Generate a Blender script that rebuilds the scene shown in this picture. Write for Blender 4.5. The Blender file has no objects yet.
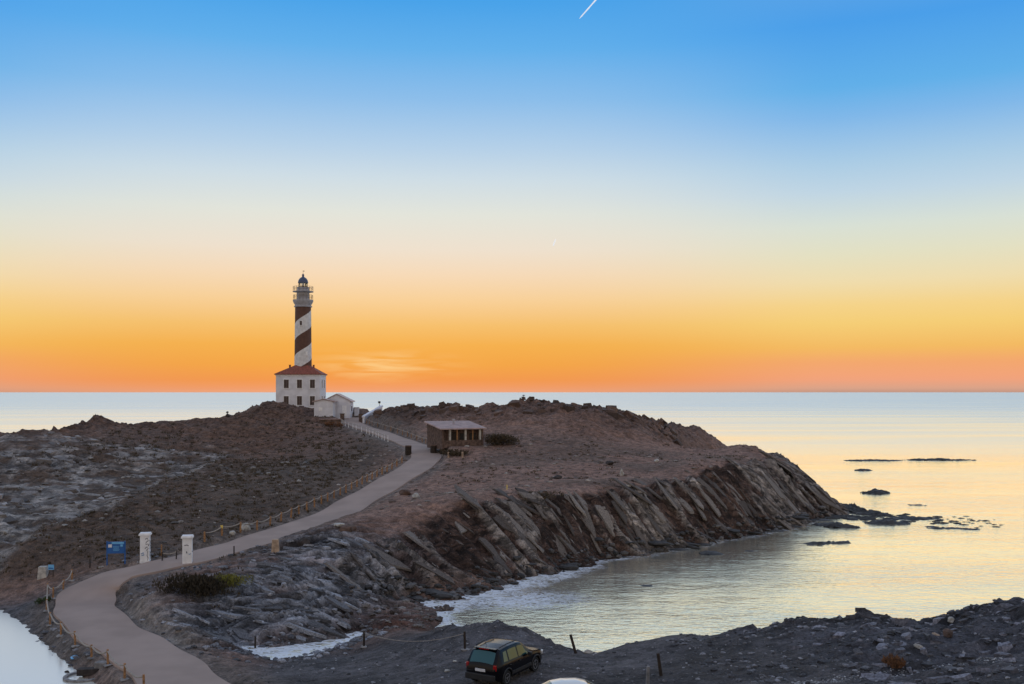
import bpy, bmesh, math, random
import numpy as np
from mathutils import Vector, Matrix
R = math.radians
random.seed(7); rng = np.random.default_rng(11)
sc = bpy.context.scene
C = sc.collection

# ------------------------------------------------------------------ camera, sky, sun
EYE = 17.5; F = 995.0; HZ = 392.0
cam = bpy.data.cameras.new('camera'); cam.lens = 36*F/1024; cam.sensor_width = 36
cam.shift_y = 50/1024; cam.clip_start = 0.5; cam.clip_end = 80000
camo = bpy.data.objects.new('camera', cam); C.objects.link(camo)
camo.location = (0, 0, EYE); camo.rotation_euler = (R(90), 0, 0)
sc.camera = camo
sc.view_settings.view_transform = 'Standard'; sc.view_settings.look = 'None'
sc.view_settings.exposure = 0; sc.view_settings.gamma = 1

SUN_AZ = R(-7.5); SUN_EL = R(8)
sunv = Vector((math.sin(SUN_AZ)*math.cos(SUN_EL), math.cos(SUN_AZ)*math.cos(SUN_EL), math.sin(SUN_EL)))
sl = bpy.data.lights.new('sun', 'SUN'); sl.energy = 0.44; sl.angle = R(80); sl.color = (1, .74, .48)
so = bpy.data.objects.new('sun', sl); C.objects.link(so)
so.rotation_euler = sunv.to_track_quat('Z', 'Y').to_euler(); so.location = sunv*400

def lin(c):
    return tuple(((v/255)/12.92 if v/255 <= .04045 else ((v/255+.055)/1.055)**2.4) for v in c)

def nd(nt, t, **kw):
    n = nt.nodes.new(t)
    for k, v in kw.items():
        if k.startswith('i_'):
            n.inputs[k[2:].replace('_', ' ')].default_value = v
        else: setattr(n, k, v)
    return n

def math_(nt, op, a, b=None, clamp=False):
    n = nt.nodes.new('ShaderNodeMath'); n.operation = op; n.use_clamp = clamp
    for i, v in enumerate((a, b)):
        if v is None: continue
        if hasattr(v, 'is_linked'): nt.links.new(v, n.inputs[i])
        else: n.inputs[i].default_value = v
    return n.outputs[0]

def mixc(nt, fac, a, b, bt='MIX'):
    n = nt.nodes.new('ShaderNodeMix'); n.data_type = 'RGBA'; n.blend_type = bt
    for s, v in ((0, fac), (6, a), (7, b)):
        if hasattr(v, 'is_linked'): nt.links.new(v, n.inputs[s])
        else: n.inputs[s].default_value = v if s == 0 else (*v[:3], 1)
    return n.outputs[2]

def ramp(nt, fac, stops, interp='LINEAR'):
    n = nt.nodes.new('ShaderNodeValToRGB'); cr = n.color_ramp; cr.interpolation = interp
    while len(cr.elements) < len(stops): cr.elements.new(0.5)
    for e, (p, c) in zip(cr.elements, stops):
        e.position = p; e.color = (*c[:3], 1)
    nt.links.new(fac, n.inputs[0]); return n.outputs[0]

def maprange(nt, v, a, b, c=0, d=1, smooth=True):
    n = nt.nodes.new('ShaderNodeMapRange'); n.interpolation_type = 'SMOOTHSTEP' if smooth else 'LINEAR'
    nt.links.new(v, n.inputs[0])
    for i, x in enumerate((a, b, c, d)): n.inputs[i+1].default_value = x
    return n.outputs[0]

w = bpy.data.worlds.new('World'); sc.world = w; w.use_nodes = True
nt = w.node_tree; nt.nodes.clear()
tc = nd(nt, 'ShaderNodeTexCoord'); sep = nd(nt, 'ShaderNodeSeparateXYZ'); nt.links.new(tc.outputs['Generated'], sep.inputs[0])
zc = math_(nt, 'MAXIMUM', sep.outputs[2], 0.0)
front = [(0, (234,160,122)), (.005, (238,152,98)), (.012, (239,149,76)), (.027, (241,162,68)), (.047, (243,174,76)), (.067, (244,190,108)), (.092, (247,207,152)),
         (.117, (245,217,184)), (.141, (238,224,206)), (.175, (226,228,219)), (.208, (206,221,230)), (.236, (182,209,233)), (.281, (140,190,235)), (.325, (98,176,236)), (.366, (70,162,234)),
         (.46, (128,176,224)), (.65, (165,182,208)), (1, (146,165,198))]  # top stops here and in side: unseen sky brightened to fill land and water
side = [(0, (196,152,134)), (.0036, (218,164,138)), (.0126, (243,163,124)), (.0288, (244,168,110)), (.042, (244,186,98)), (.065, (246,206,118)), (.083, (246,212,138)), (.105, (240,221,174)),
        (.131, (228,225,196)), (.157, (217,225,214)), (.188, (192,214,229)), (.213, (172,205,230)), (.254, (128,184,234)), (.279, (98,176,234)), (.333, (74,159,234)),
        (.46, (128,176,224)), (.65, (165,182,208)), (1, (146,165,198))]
back = [(0, (214,188,166)), (.05, (232,206,180)), (.12, (248,224,194)), (.22, (240,224,202)), (.4, (218,210,204)), (.65, (174,180,196)), (1, (142,160,192))]  # rear sky, out of view, brightened to light the land
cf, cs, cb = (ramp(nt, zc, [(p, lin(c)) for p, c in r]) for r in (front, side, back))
flat = nd(nt, 'ShaderNodeVectorMath', operation='MULTIPLY'); nt.links.new(tc.outputs['Generated'], flat.inputs[0]); flat.inputs[1].default_value = (1, 1, 0)
nrm = nd(nt, 'ShaderNodeVectorMath', operation='NORMALIZE'); nt.links.new(flat.outputs[0], nrm.inputs[0])
dot = nd(nt, 'ShaderNodeVectorMath', operation='DOT_PRODUCT'); nt.links.new(nrm.outputs[0], dot.inputs[0]); dot.inputs[1].default_value = (math.sin(SUN_AZ), math.cos(SUN_AZ), 0)
ca = dot.outputs['Value']
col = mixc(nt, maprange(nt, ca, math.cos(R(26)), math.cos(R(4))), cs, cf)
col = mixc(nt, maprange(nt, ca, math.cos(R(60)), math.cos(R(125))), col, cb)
# thin lit cirrus over the place where the sun comes up
sx = nd(nt, 'ShaderNodeVectorMath', operation='DOT_PRODUCT'); nt.links.new(nrm.outputs[0], sx.inputs[0]); sx.inputs[1].default_value = (math.cos(SUN_AZ), -math.sin(SUN_AZ), 0)
cmb = nd(nt, 'ShaderNodeCombineXYZ'); nt.links.new(math_(nt, 'MULTIPLY', sx.outputs['Value'], 13), cmb.inputs[0]); nt.links.new(math_(nt, 'MULTIPLY', sep.outputs[2], 120), cmb.inputs[1])
ns = nd(nt, 'ShaderNodeTexNoise', i_Scale=1.0, i_Detail=4.0, i_Distortion=.6); nt.links.new(cmb.outputs[0], ns.inputs[0])
gx = math_(nt, 'POWER', math_(nt, 'DIVIDE', math_(nt, 'SUBTRACT', sx.outputs['Value'], .004), .05), 2)
gz = math_(nt, 'POWER', math_(nt, 'DIVIDE', math_(nt, 'SUBTRACT', sep.outputs[2], .026), .0115), 2)
g = math_(nt, 'POWER', 2.718, math_(nt, 'MULTIPLY', math_(nt, 'ADD', gx, gz), -1))
cl = math_(nt, 'MULTIPLY', g, maprange(nt, ns.outputs[0], .38, .62), clamp=True)
col = mixc(nt, math_(nt, 'MULTIPLY', cl, .9), col, lin((250,205,138)))
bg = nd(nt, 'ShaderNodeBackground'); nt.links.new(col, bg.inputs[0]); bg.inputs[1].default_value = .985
sky = nd(nt, 'ShaderNodeTexSky'); sky.sky_type = 'NISHITA'; sky.sun_disc = False; sky.sun_elevation = SUN_EL; sky.sun_rotation = SUN_AZ
bg2 = nd(nt, 'ShaderNodeBackground'); nt.links.new(sky.outputs[0], bg2.inputs[0]); bg2.inputs[1].default_value = .0006
ad = nd(nt, 'ShaderNodeAddShader'); nt.links.new(bg.outputs[0], ad.inputs[0]); nt.links.new(bg2.outputs[0], ad.inputs[1])
wo = nd(nt, 'ShaderNodeOutputWorld'); nt.links.new(ad.outputs[0], wo.inputs[0])

# ------------------------------------------------------------------ helpers
def tag(o, label=None, cat=None, group=None, kind=None):
    for k, v in (('label', label), ('category', cat), ('group', group), ('kind', kind)):
        if v: o[k] = v
    return o
def empty(name, loc, rz=0, label=None, cat=None, group=None):
    o = bpy.data.objects.new(name, None); C.objects.link(o); o.empty_display_size = .3
    o.location = loc; o.rotation_euler = (0, 0, rz)
    return tag(o, label, cat, group)
def copy_tree(o, parent=None):
    c = o.copy(); C.objects.link(c)
    if parent: c.parent = parent
    for ch in list(o.children): copy_tree(ch, c)
    return c

class MB:
    def __init__(s): s.v = []; s.f = []
    def add(s, vs, fs):
        n = len(s.v); s.v += [tuple(v) for v in vs]; s.f += [tuple(i+n for i in f) for f in fs]; return s
    def box(s, c, d, rz=0, m=None):
        x, y, z = (q/2 for q in d)
        vs = [Vector((a*x, b*y, e*z)) for e in (-1, 1) for b in (-1, 1) for a in (-1, 1)]
        M = Matrix.Rotation(rz, 3, 'Z') if m is None else m
        return s.add([M @ v + Vector(c) for v in vs], [(0,2,3,1),(4,5,7,6),(0,1,5,4),(1,3,7,5),(3,2,6,7),(2,0,4,6)])
    def tube(s, p0, p1, r0, r1=None, n=8):
        p0, p1 = Vector(p0), Vector(p1); r1 = r0 if r1 is None else r1
        q = (p1-p0).to_track_quat('Z', 'Y'); vs = []
        for p, r in ((p0, r0), (p1, r1)):
            vs += [p + q @ Vector((r*math.cos(2*math.pi*k/n), r*math.sin(2*math.pi*k/n), 0)) for k in range(n)]
        return s.add(vs, [(k, (k+1) % n, n+(k+1) % n, n+k) for k in range(n)] + [tuple(range(n))[::-1], tuple(range(n, 2*n))])
    def path(s, pts, r, n=5):
        pts = [Vector(p) for p in pts]; vs = []
        for i, p in enumerate(pts):
            d = (pts[min(i+1, len(pts)-1)]-pts[max(i-1, 0)])
            q = d.to_track_quat('Z', 'Y')
            vs += [p + q @ Vector((r*math.cos(2*math.pi*k/n), r*math.sin(2*math.pi*k/n), 0)) for k in range(n)]
        fs = [(i*n+k, i*n+(k+1) % n, (i+1)*n+(k+1) % n, (i+1)*n+k) for i in range(len(pts)-1) for k in range(n)]
        return s.add(vs, fs + [tuple(range(n))[::-1], tuple(range((len(pts)-1)*n, len(pts)*n))])
    def lathe(s, prof, n=32, c=(0,0,0)):
        vs = [(c[0]+r*math.cos(2*math.pi*k/n), c[1]+r*math.sin(2*math.pi*k/n), c[2]+z) for r, z in prof for k in range(n)]
        fs = [(i*n+k, i*n+(k+1) % n, (i+1)*n+(k+1) % n, (i+1)*n+k) for i in range(len(prof)-1) for k in range(n)]
        return s.add(vs, fs + [tuple(range(n))[::-1], tuple(range((len(prof)-1)*n, len(prof)*n))])
    def prism(s, poly, a, b):            # poly of (x,z), extruded along y from a to b
        n = len(poly)
        vs = [(x, a, z) for x, z in poly] + [(x, b, z) for x, z in poly]
        return s.add(vs, [tuple(range(n)), tuple(range(n, 2*n))[::-1]] + [(k, n+k, n+(k+1) % n, (k+1) % n) for k in range(n)])
    def build(s, name, mat, parent=None, smooth=False, bevel=0):
        me = bpy.data.meshes.new(name); me.from_pydata(s.v, [], s.f)
        bm = bmesh.new(); bm.from_mesh(me)
        bmesh.ops.recalc_face_normals(bm, faces=bm.faces)
        if bevel: bmesh.ops.bevel(bm, geom=list(bm.edges), offset=bevel, segments=2, affect='EDGES', profile=.6)
        bm.to_mesh(me); bm.free()
        me.materials.append(mat)
        if smooth:
            me.shade_smooth()
            try: me.set_sharp_from_angle(angle=R(38))
            except Exception: pass
        o = bpy.data.objects.new(name, me); C.objects.link(o)
        if parent: o.parent = parent
        return o

def mat(name, col, rough=.7, var=.25, scale=4, bump=.0, metal=0, spec=.5, detail=5, coat=0):
    m = bpy.data.materials.new(name); m.use_nodes = True; nt = m.node_tree
    b = nt.nodes['Principled BSDF']; b.inputs['Roughness'].default_value = rough; b.inputs['Metallic'].default_value = metal
    b.inputs['Specular IOR Level'].default_value = spec; b.inputs['Coat Weight'].default_value = coat
    t = nd(nt, 'ShaderNodeTexCoord')
    n = nd(nt, 'ShaderNodeTexNoise', i_Scale=scale, i_Detail=float(detail)); nt.links.new(t.outputs['Object'], n.inputs[0])
    f = maprange(nt, n.outputs[0], .3, .7, 1-var, 1+var)
    vm = nd(nt, 'ShaderNodeVectorMath', operation='SCALE'); vm.inputs[0].default_value = col[:3]; nt.links.new(f, vm.inputs['Scale'])
    nt.links.new(vm.outputs[0], b.inputs['Base Color'])
    if bump:
        n2 = nd(nt, 'ShaderNodeTexNoise', i_Scale=scale*5, i_Detail=4.0); nt.links.new(t.outputs['Object'], n2.inputs[0])
        bp = nd(nt, 'ShaderNodeBump', i_Distance=bump, i_Strength=.8); nt.links.new(n2.outputs[0], bp.inputs['Height']); nt.links.new(bp.outputs[0], b.inputs['Normal'])
    return m

M = dict(
    white=mat('white_wall', (.66,.67,.74), .8, .10, .8, .01),
    old_white=mat('old_white', (.80,.80,.82), .85, .10, 2.0, .006),
    roof_red=mat('red_roof', (.24,.07,.045), .8, .3, 3, .03),
    roof_pale=mat('pale_roof', (.40,.29,.28), .5, .2, 1.2, .02),
    grey=mat('grey_paint', (.36,.36,.40), .6, .15, 2),
    rail=mat('rail_metal', (.16,.10,.05), .5, .1, 2),
    dome=mat('blue_dome', (.06,.08,.15), .4, .15, 2),
    shutter=mat('shutter', (.075,.05,.045), .6, .15, 3),
    dark=mat('dark', (.02,.02,.02), .6, .1, 3),
    stone=mat('stone', (.115,.075,.06), .9, .4, 2.5, .05),
    pale_stone=mat('pale_stone', (.42,.40,.37), .9, .3, 3, .04),
    grey_stone=mat('grey_stone', (.24,.23,.23), .9, .35, 2.5, .05),
    tan_stone=mat('tan_stone', (.40,.29,.21), .9, .3, 3, .04),
    dark_stone=mat('dark_stone', (.045,.035,.032), .9, .4, 3, .05),
    wet_rock=mat('wet_rock', (.030,.028,.028), .55, .5, 2.0, .08),
    wood=mat('post_wood', (.32,.165,.072), .85, .35, 6, .01),
    dark_wood=mat('dark_wood', (.035,.024,.018), .85, .35, 6, .01),
    rope=mat('rope', (.33,.29,.25), .9, .2, 8),
    blue=mat('blue_paint', (.012,.10,.34), .45, .12, 3),
    light_blue=mat('light_blue_paint', (.14,.42,.72), .45, .1, 3),
    black_paint=mat('black_paint', (.005,.005,.007), .22, .1, 3, spec=.22, coat=.0),
    white_paint=mat('white_paint', (.74,.73,.70), .25, .04, 3, coat=.6),
    silver=mat('silver', (.55,.55,.57), .3, .08, 4, metal=.8),
    rubber=mat('rubber', (.012,.012,.012), .8, .2, 8),
    plastic=mat('black_plastic', (.018,.018,.02), .6, .15, 6),
    red_lens=mat('red_lens', (.35,.012,.012), .15, .1, 6),
    clear_lens=mat('clear_lens', (.7,.7,.7), .12, .1, 6),
    plate=mat('plate', (.7,.7,.72), .5, .05, 6),
    yellow=mat('yellow_paint', (.75,.55,.12), .6, .1, 6),
    ink=mat('graffiti', (.03,.035,.07), .6, .3, 8),
    ink_blue=mat('graffiti_blue', (.05,.2,.4), .6, .3, 8),
)
def glassy(name, col, rough=.03, trans=0.0):
    m = bpy.data.materials.new(name); m.use_nodes = True; nt = m.node_tree; b = nt.nodes['Principled BSDF']
    b.inputs['Roughness'].default_value = rough; b.inputs['Base Color'].default_value = (*col, 1); b.inputs['IOR'].default_value = 1.5; b.inputs['Specular Tint'].default_value = (.55,.78,.85,1)
    b.inputs['Transmission Weight'].default_value = trans
    return m
M['car_glass'] = glassy('car_glass', (.02,.075,.08), .04); M['car_glass'].node_tree.nodes['Principled BSDF'].inputs['IOR'].default_value = 1.75
def clear_pane():
    m = bpy.data.materials.new('lantern_glass'); m.use_nodes = True; nt = m.node_tree
    a = nd(nt, 'ShaderNodeBsdfTransparent'); a.inputs[0].default_value = (.92,.93,.92,1)
    g_ = nd(nt, 'ShaderNodeBsdfGlossy', i_Roughness=.02); f = nd(nt, 'ShaderNodeFresnel', i_IOR=1.45); mx = nd(nt, 'ShaderNodeMixShader')
    nt.links.new(f.outputs[0], mx.inputs[0]); nt.links.new(a.outputs[0], mx.inputs[1]); nt.links.new(g_.outputs[0], mx.inputs[2])
    nt.links.new(mx.outputs[0], nt.nodes['Material Output'].inputs[0]); return m
M['pane'] = clear_pane()

# ------------------------------------------------------------------ noise
def vn(x, y, s):
    xi = np.floor(x); yi = np.floor(y); fx = x-xi; fy = y-yi
    xi = xi.astype(np.int64); yi = yi.astype(np.int64)
    fx = fx*fx*fx*(fx*(fx*6-15)+10); fy = fy*fy*fy*(fy*(fy*6-15)+10)
    def h(a, b):
        q = (a*374761393 + b*668265263 + s*974634541) & 0xffffffff
        q = ((q ^ (q >> 13))*1274126177) & 0xffffffff
        q = ((q ^ (q >> 16))*2246822519) & 0xffffffff
        return ((q ^ (q >> 15)) & 0xffffff)/float(0xffffff)
    a = h(xi, yi); b = h(xi+1, yi); c = h(xi, yi+1); d = h(xi+1, yi+1)
    return (a+(b-a)*fx)+((c+(d-c)*fx)-(a+(b-a)*fx))*fy
def fbm(x, y, s, o=4, g=.5):
    t = 0; a = 1; n = 0
    for k in range(o):
        t = t + a*(vn(x, y, s+k*17)*2-1); n += a; a *= g
        x, y = (x*.8-y*.6)*2.03+7.1, (x*.6+y*.8)*2.03-3.7
    return t/n
def ridged(x, y, s, o=4, g=.55):
    t = 0; a = 1; n = 0
    for k in range(o):
        v = 1-np.abs(vn(x, y, s+k*29)*2-1); t = t + a*v*v; n += a; a *= g
        x, y = (x*.8-y*.6)*2.1+3.3, (x*.6+y*.8)*2.1+9.7
    return t/n
def sst(a, b, v):
    t = np.clip((v-a)/(b-a), 0, 1); return t*t*(3-2*t)

# ------------------------------------------------------------------ the lie of the land
def P(px, py, d): return ((px-512)/F*d, d, EYE-(py-HZ)*d/F)
def Pz(px, py, z): return P(px, py, F*(EYE-z)/(py-HZ))
CP = []
def line(pts, step=4.0):
    out = []
    for a, b in zip(pts[:-1], pts[1:]):
        a = np.array(a); b = np.array(b); n = max(1, int(np.hypot(*(b-a)[:2])/step))
        out += [tuple(a+(b-a)*k/n) for k in range(n)]
    out.append(tuple(pts[-1])); CP.extend(out); return out
def off(pts, dd, z=None, dz=0):
    return [(x*(y+dd)/y, y+dd, (zz+dz) if z is None else z) for x, y, zz in pts]

# road centre line
road_px = [(238,722,48.5),(184,684,55.5),(160,663,60),(132,645,64.5),(106,630,68.5),(88,612,74),(85,602,77),(93,588,79.5),(118,575,81.5),(150,567,83),(185,559.5,85.3),(225,549,89),
           (256,540,92),(293,528,98),(330,516,105),(355,502,112),(380,488,119),(405,473,127),(421,463,135),(426,455,142),(421,448,148),(410,443.5,155),(395,438,164),(380,432.5,174),(360,426,190),(352,422,200),(350,417.5,206)]
RC = [np.array(P(*p)) for p in road_px]
def catmull(pts, n=12):
    out = []
    for i in range(len(pts)-1):
        p0, p1, p2, p3 = pts[max(i-1,0)], pts[i], pts[i+1], pts[min(i+2,len(pts)-1)]
        for k in range(n):
            t = k/n
            out.append(.5*((2*p1)+(-p0+p2)*t+(2*p0-5*p1+4*p2-p3)*t*t+(-p0+3*p1-3*p2+p3)*t**3))
    out.append(pts[-1]); return np.array(out)
RS = catmull(RC)
for k in range(3): RS[2:-2, 2] = (RS[:-4, 2]+RS[1:-3, 2]+RS[2:-2, 2]+RS[3:-1, 2]+RS[4:, 2])/5
CP += [tuple(p) for p in RS[::7]]

left_ridge = [P(*p) for p in [(-60,436,165),(0,433,168),(20,431.5,170),(60,432,175),(75,425,180),(92,418,185),(105,422,187),(120,427,187),(150,425,190),(200,420,196),(230,416,200),(250,408,203),(262,403,205),(275,401,206),(290,404.5,207),(303,408.5,207),(313,413,206)]]
line(left_ridge)
for dd, z in ((14, 5), (30, -2.5), (60, -4)): CP += off(left_ridge[:10], dd, z)
for x in (-55,-50,-46,-41,-37,-33): 
    for y in (213,217,222,228): CP.append((x, y, 13.6))
    CP.append((x, 245, 3)); CP.append((x, 262, -3))
for x in (-40,-36,-32):
    for y in (199,204,209): CP.append((x, y, 12.5))
CP += [P(366,419,203), P(378,415.5,209), P(372,414,214)]
CP.append(P(322,422,197)); CP.append(P(335,422,197))
right_ridge = [P(*p) for p in [(385,411,204),(395,413,196),(420,412,188),(440,409,184),(460,413,180),(485,415,176),(505,406,172),(523,401,170),(545,408,170),(570,408,169),(590,407,168),(620,411.5,172),(645,420,195),(668,428,235),(690,434,285),(700,438,315)]]
line(right_ridge)
for dd, z in ((22, 3), (40, -2.5), (70, -4)): CP += off(right_ridge[1:13], dd, z)
for dd in (22, 45): CP += off(right_ridge[13:], dd, -2.5)
CP += [Pz(713,446,-.3), Pz(722,447,-2), (40,188,-1.2),(48,200,-1.8),(45,215,-1.8),(52,240,-1.8),(62,260,-2.2),(66,290,-2),(74,315,-2.5),(60,180,-2.5),(56,195,-2.5),(38,183,.2)]
line([P(*p) for p in [(385,436,162),(400,430,166),(430,436,160),(455,436,158),(500,440,148),(560,441,148),(620,446,150),(670,448,158)]], 6)
line([Pz(655,448,4), Pz(690,449,1.5), Pz(705,448.5,.2)], 8)
# plateau
CP += [P(*p) for p in [(442,447,142),(482,446,144),(470,455,137),(500,470,125),(450,480,120),(440,468,130),(470,490,112),(600,460,137),(600,480,122),(560,478,122),(650,465,137),(690,462,142),(720,455,152),(700,452,157),(540,455,140),(650,478,125),(550,488,112),(430,495,108),(390,505,104)]]
pl_edge = [P(*p) for p in [(697,454,165),(738,450,165),(760,451,163),(772,457,160),(783,463,156),(792,466,152),(802,474,148),(815,488,145),(824,499,143),(830,515,141)]]
line(pl_edge, 3)
for dd, z in ((9, 2), (18, -1.5), (40, -3)): CP += off(pl_edge[:3], dd, z)
CP += [(x+6, y+6, -1) for x, y, z in pl_edge[3:]] + [(x+16, y+12, -3) for x, y, z in pl_edge[3:]]
cliff_top = [P(*p) for p in [(338,528,91),(380,514,97),(420,509,97.5),(470,504,98.5),(510,501,102),(540,499,104),(570,499,106),(600,498,109),(640,494,114),(665,487,119),(700,479,124),(740,469,131),(770,463,140)]]
line(cliff_top, 3)
toe = [Pz(px, py, 0) for px, py in [(382,604),(400,602),(430,597),(450,599),(470,593),(500,587),(520,578),(540,575),(570,568),(600,560),(650,553),(690,546),(720,540),(760,533),(790,527),(810,521),(827,516.5)]]
line(toe, 3); CP += off(toe[3:], -5, -.9); CP += off(toe[4:], -10, -2); 
CP += [Pz(px, py, -2.5) for px, py in [(560,620),(640,590),(700,600),(800,570),(900,560),(1000,560),(880,500),(980,500),(520,605),(900,470),(1020,470),(820,600),(940,590)]]
# beach and stream
CP += [Pz(*p) for p in [(398,614,.5),(425,616,.4),(440,610,.15),(385,622,.6),(410,624,.6),(440,618,.2),(462,608,-.3),(365,626,.15),(372,616,.5)]]
line([Pz(*p) for p in [(226,643,.02),(245,648,-.08),(270,652,-.12),(300,647,-.12),(330,642,-.10),(358,634,-.02)]], 2)
# rocky knob between road and stream
CP += [P(*p) for p in [(165,590,74),(200,582,76),(240,574,78),(205,598,73.5),(250,598,74.5),(300,588,77),(322,568,82),(338,598,76),(250,624,69.8),(300,624,70.4),(330,624,71),(350,612,74.5),(160,612,70.5),(190,630,67),(265,560,83),(300,548,87),(345,560,84),(372,596,79.5),(215,636,67.3),(135,600,74)]]
line([Pz(*p) for p in [(225,638,.5),(270,637,.5),(310,635,.45),(345,628,.5)]], 3)
# left valley
CP += [P(*p) for p in [(270,425,190),(250,450,165),(300,462,147),(330,472,135),(350,452,155),(330,440,172),(300,425,192),(200,500,112),(150,520,100),(100,541,90),(40,541,90),(0,503,108),(0,462,138),(100,471,133),(150,441,165),(60,446,155),(200,436,180),(232,462,148),(180,478,130),(105,497,112),(70,522,98),(140,460,145),(0,445,152),(250,490,117),(300,495,113),(-40,480,125),(-60,540,92),(150,545,90),(40,480,124),(280,475,130)]]
# pond side
CP += [P(*p) for p in [(0,562,88),(30,581,84.2),(0,596,82.4),(22,603,80.2),(-40,588,85.8),(46,600,77.4)]]
CP += [Pz(*p) for p in [(50,618,.75),(61,635,.6),(75,645,.55),(91,657,.55),(108,664,.6),(144,685,.8)]]
pond = [Pz(px, py, .2) for px, py in [(-40,602),(0,612),(15,620),(30,635),(45,648),(62,661),(85,678),(100,692),(110,706)]]
line([(x, y, .12) for x, y, z in pond], 2)
CP += [(x-3.5, y-2.5, -.6) for x, y, z in pond] + [(x-12, y-8, -1.2) for x, y, z in pond]
# near ground with the parked cars
near_ridge = [P(*p) for p in [(446,625,63),(465,623,62),(485,625,61),(506,624,60),(526,629,59),(545,637,57.5),(557,645,56.5),(575,652.5,55.5),(600,652.5,55),(623,645,55),(644,641,55),(670,637,55.5),(686,634,56),(712,635,55),(730,631,54.5),(755,631,54),(780,628,53),(810,621,52.5),(840,617,52),(856,615,52),(876,617,51.5),(890,619.5,51),(930,620,50),(948,618,49.5),(952,613,49.5),(960,609,49.5),(973,606,49),(1007,603,48),(1024,600,47.5),(1080,590,46)]]
line(near_ridge, 2)
CP += off(near_ridge, 4.5, None, -1.9) + off(near_ridge, 9, -.4) + off(near_ridge, 16, -2)
CP += [P(*p) for p in [(405,630,66.5),(385,636,65.5),(240,684,54),(300,672,58),(300,690,53),(360,655,63.5),(360,686,51.5),(420,662,56),(430,642,61),(330,655,64),(265,664,62.5),(210,655,62),(470,650,55.5),(420,690,49),(540,658,52),(600,672,46.5)]]
CP += [(-.5,46,4.35),(-1.5,44,4.45),(.8,48,4.2),(2.5,40,4.67),(0,40,4.7),(5,40,4.9),(3,44,4.6),(-2,40,4.7),(-3,48,3.9)]
CP += [P(*p) for p in [(650,685,42.5),(700,685,40.5),(760,665,44),(800,685,38.5),(830,660,43.5),(870,650,44.5),(850,685,37.5),(870,672,39),(900,640,46),(950,650,43),(960,685,35.5),(1000,640,44),(1020,685,33.5),(1020,620,45.5),(700,655,48),(640,660,49)]]
CP += [(0,0,15.6),(-30,0,14),(30,0,15),(0,12,12.5),(-20,12,11),(20,12,12.5),(0,25,8.8),(-18,30,5.5),(18,27,9.2),(-30,36,2.5),(-45,40,-.4),(-60,50,-.8),(40,30,10),(40,0,15),(60,40,9.5),(60,55,4),(60,75,-2),(-60,0,8),(0,33,6.4),(12,33,7),(-10,38,4.9),(-70,20,2),(-120,0,3),(-120,60,1.5),(-130,100,6),(-130,150,9),(-130,190,6),(-130,230,-4)]
CP += [(90,y,-4) for y in (80,130,180,240,300,345)] + [(x,350,-4) for x in (-140,-80,-20,30)] + [(60,100,-3),(70,140,-4),(80,200,-4),(45,220,-4)]
CPa = np.array(CP); _, ui = np.unique(np.round(CPa[:, :2]/1.2).astype(int), axis=0, return_index=True); CPa = CPa[np.sort(ui)]
S = 50.0
def solve(pts):
    n = len(pts); d = np.hypot(pts[:,None,0]-pts[None,:,0], pts[:,None,1]-pts[None,:,1])/S
    A = np.zeros((n+3, n+3)); A[:n,:n] = -d + np.eye(n)*-.004*0 ; A[:n,n] = 1; A[:n,n+1:] = pts[:,:2]/S; A[n:,:n] = A[:n,n:].T
    return np.linalg.solve(A, np.concatenate([pts[:,2], np.zeros(3)]))
Wt = solve(CPa)
gx_ = np.arange(-128, 86, .28)
ys = []; y = -4.0
while y < 345:
    ys.append(y); y += .5 if y < 30 else .13 if y < 60 else .19 if y < 112 else .3 if y < 212 else .7
gy_ = np.array(ys)
NX, NY = len(gx_), len(gy_)
# evaluate the smooth surface on a coarser lattice, then interpolate bilinearly in detail
cx_ = np.arange(-129, 88, .7); cy_ = np.concatenate([np.arange(-5, 30, 1.0), np.arange(30, 120, .45), np.arange(120, 347, .8)])
CX, CY = np.meshgrid(cx_, cy_); q = np.stack([CX.ravel(), CY.ravel()], 1); Hc = np.empty(len(q))
for i in range(0, len(q), 20000):
    p = q[i:i+20000]; d = np.hypot(p[:,None,0]-CPa[None,:,0], p[:,None,1]-CPa[None,:,1])/S
    Hc[i:i+20000] = -d @ Wt[:len(CPa)] + Wt[len(CPa)] + p @ Wt[len(CPa)+1:]/S
Hc = Hc.reshape(CX.shape)
def bil(gx, gy, H, x, y):
    i = np.clip(np.searchsorted(gx, x)-1, 0, len(gx)-2); j = np.clip(np.searchsorted(gy, y)-1, 0, len(gy)-2)
    u = np.clip((x-gx[i])/(gx[i+1]-gx[i]), 0, 1); v = np.clip((y-gy[j])/(gy[j+1]-gy[j]), 0, 1)
    return (H[j,i]*(1-u)+H[j,i+1]*u)*(1-v)+(H[j+1,i]*(1-u)+H[j+1,i+1]*u)*v
X, Y = np.meshgrid(gx_, gy_)
Hb = bil(cx_, cy_, Hc, X, Y)
gyv, gxv = np.gradient(Hc, cy_, cx_); slope_c = np.hypot(gxv, gyv)
slope = bil(cx_, cy_, slope_c, X, Y)

# road distance field
rd = np.full(X.shape, 99.0); rz = np.zeros(X.shape)
for k in range(0, len(RS), 1):
    x, y, z = RS[k]
    i0, i1 = np.searchsorted(gx_, [x-7, x+7]); j0, j1 = np.searchsorted(gy_, [y-7, y+7])
    d = np.hypot(X[j0:j1, i0:i1]-x, Y[j0:j1, i0:i1]-y); s = rd[j0:j1, i0:i1]; m = d < s
    s[m] = d[m]; rz[j0:j1, i0:i1][m] = z
HW = 2.15

def blob(x, y, r): return np.exp(-((X-x)**2+(Y-y)**2)/(r*r))
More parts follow.
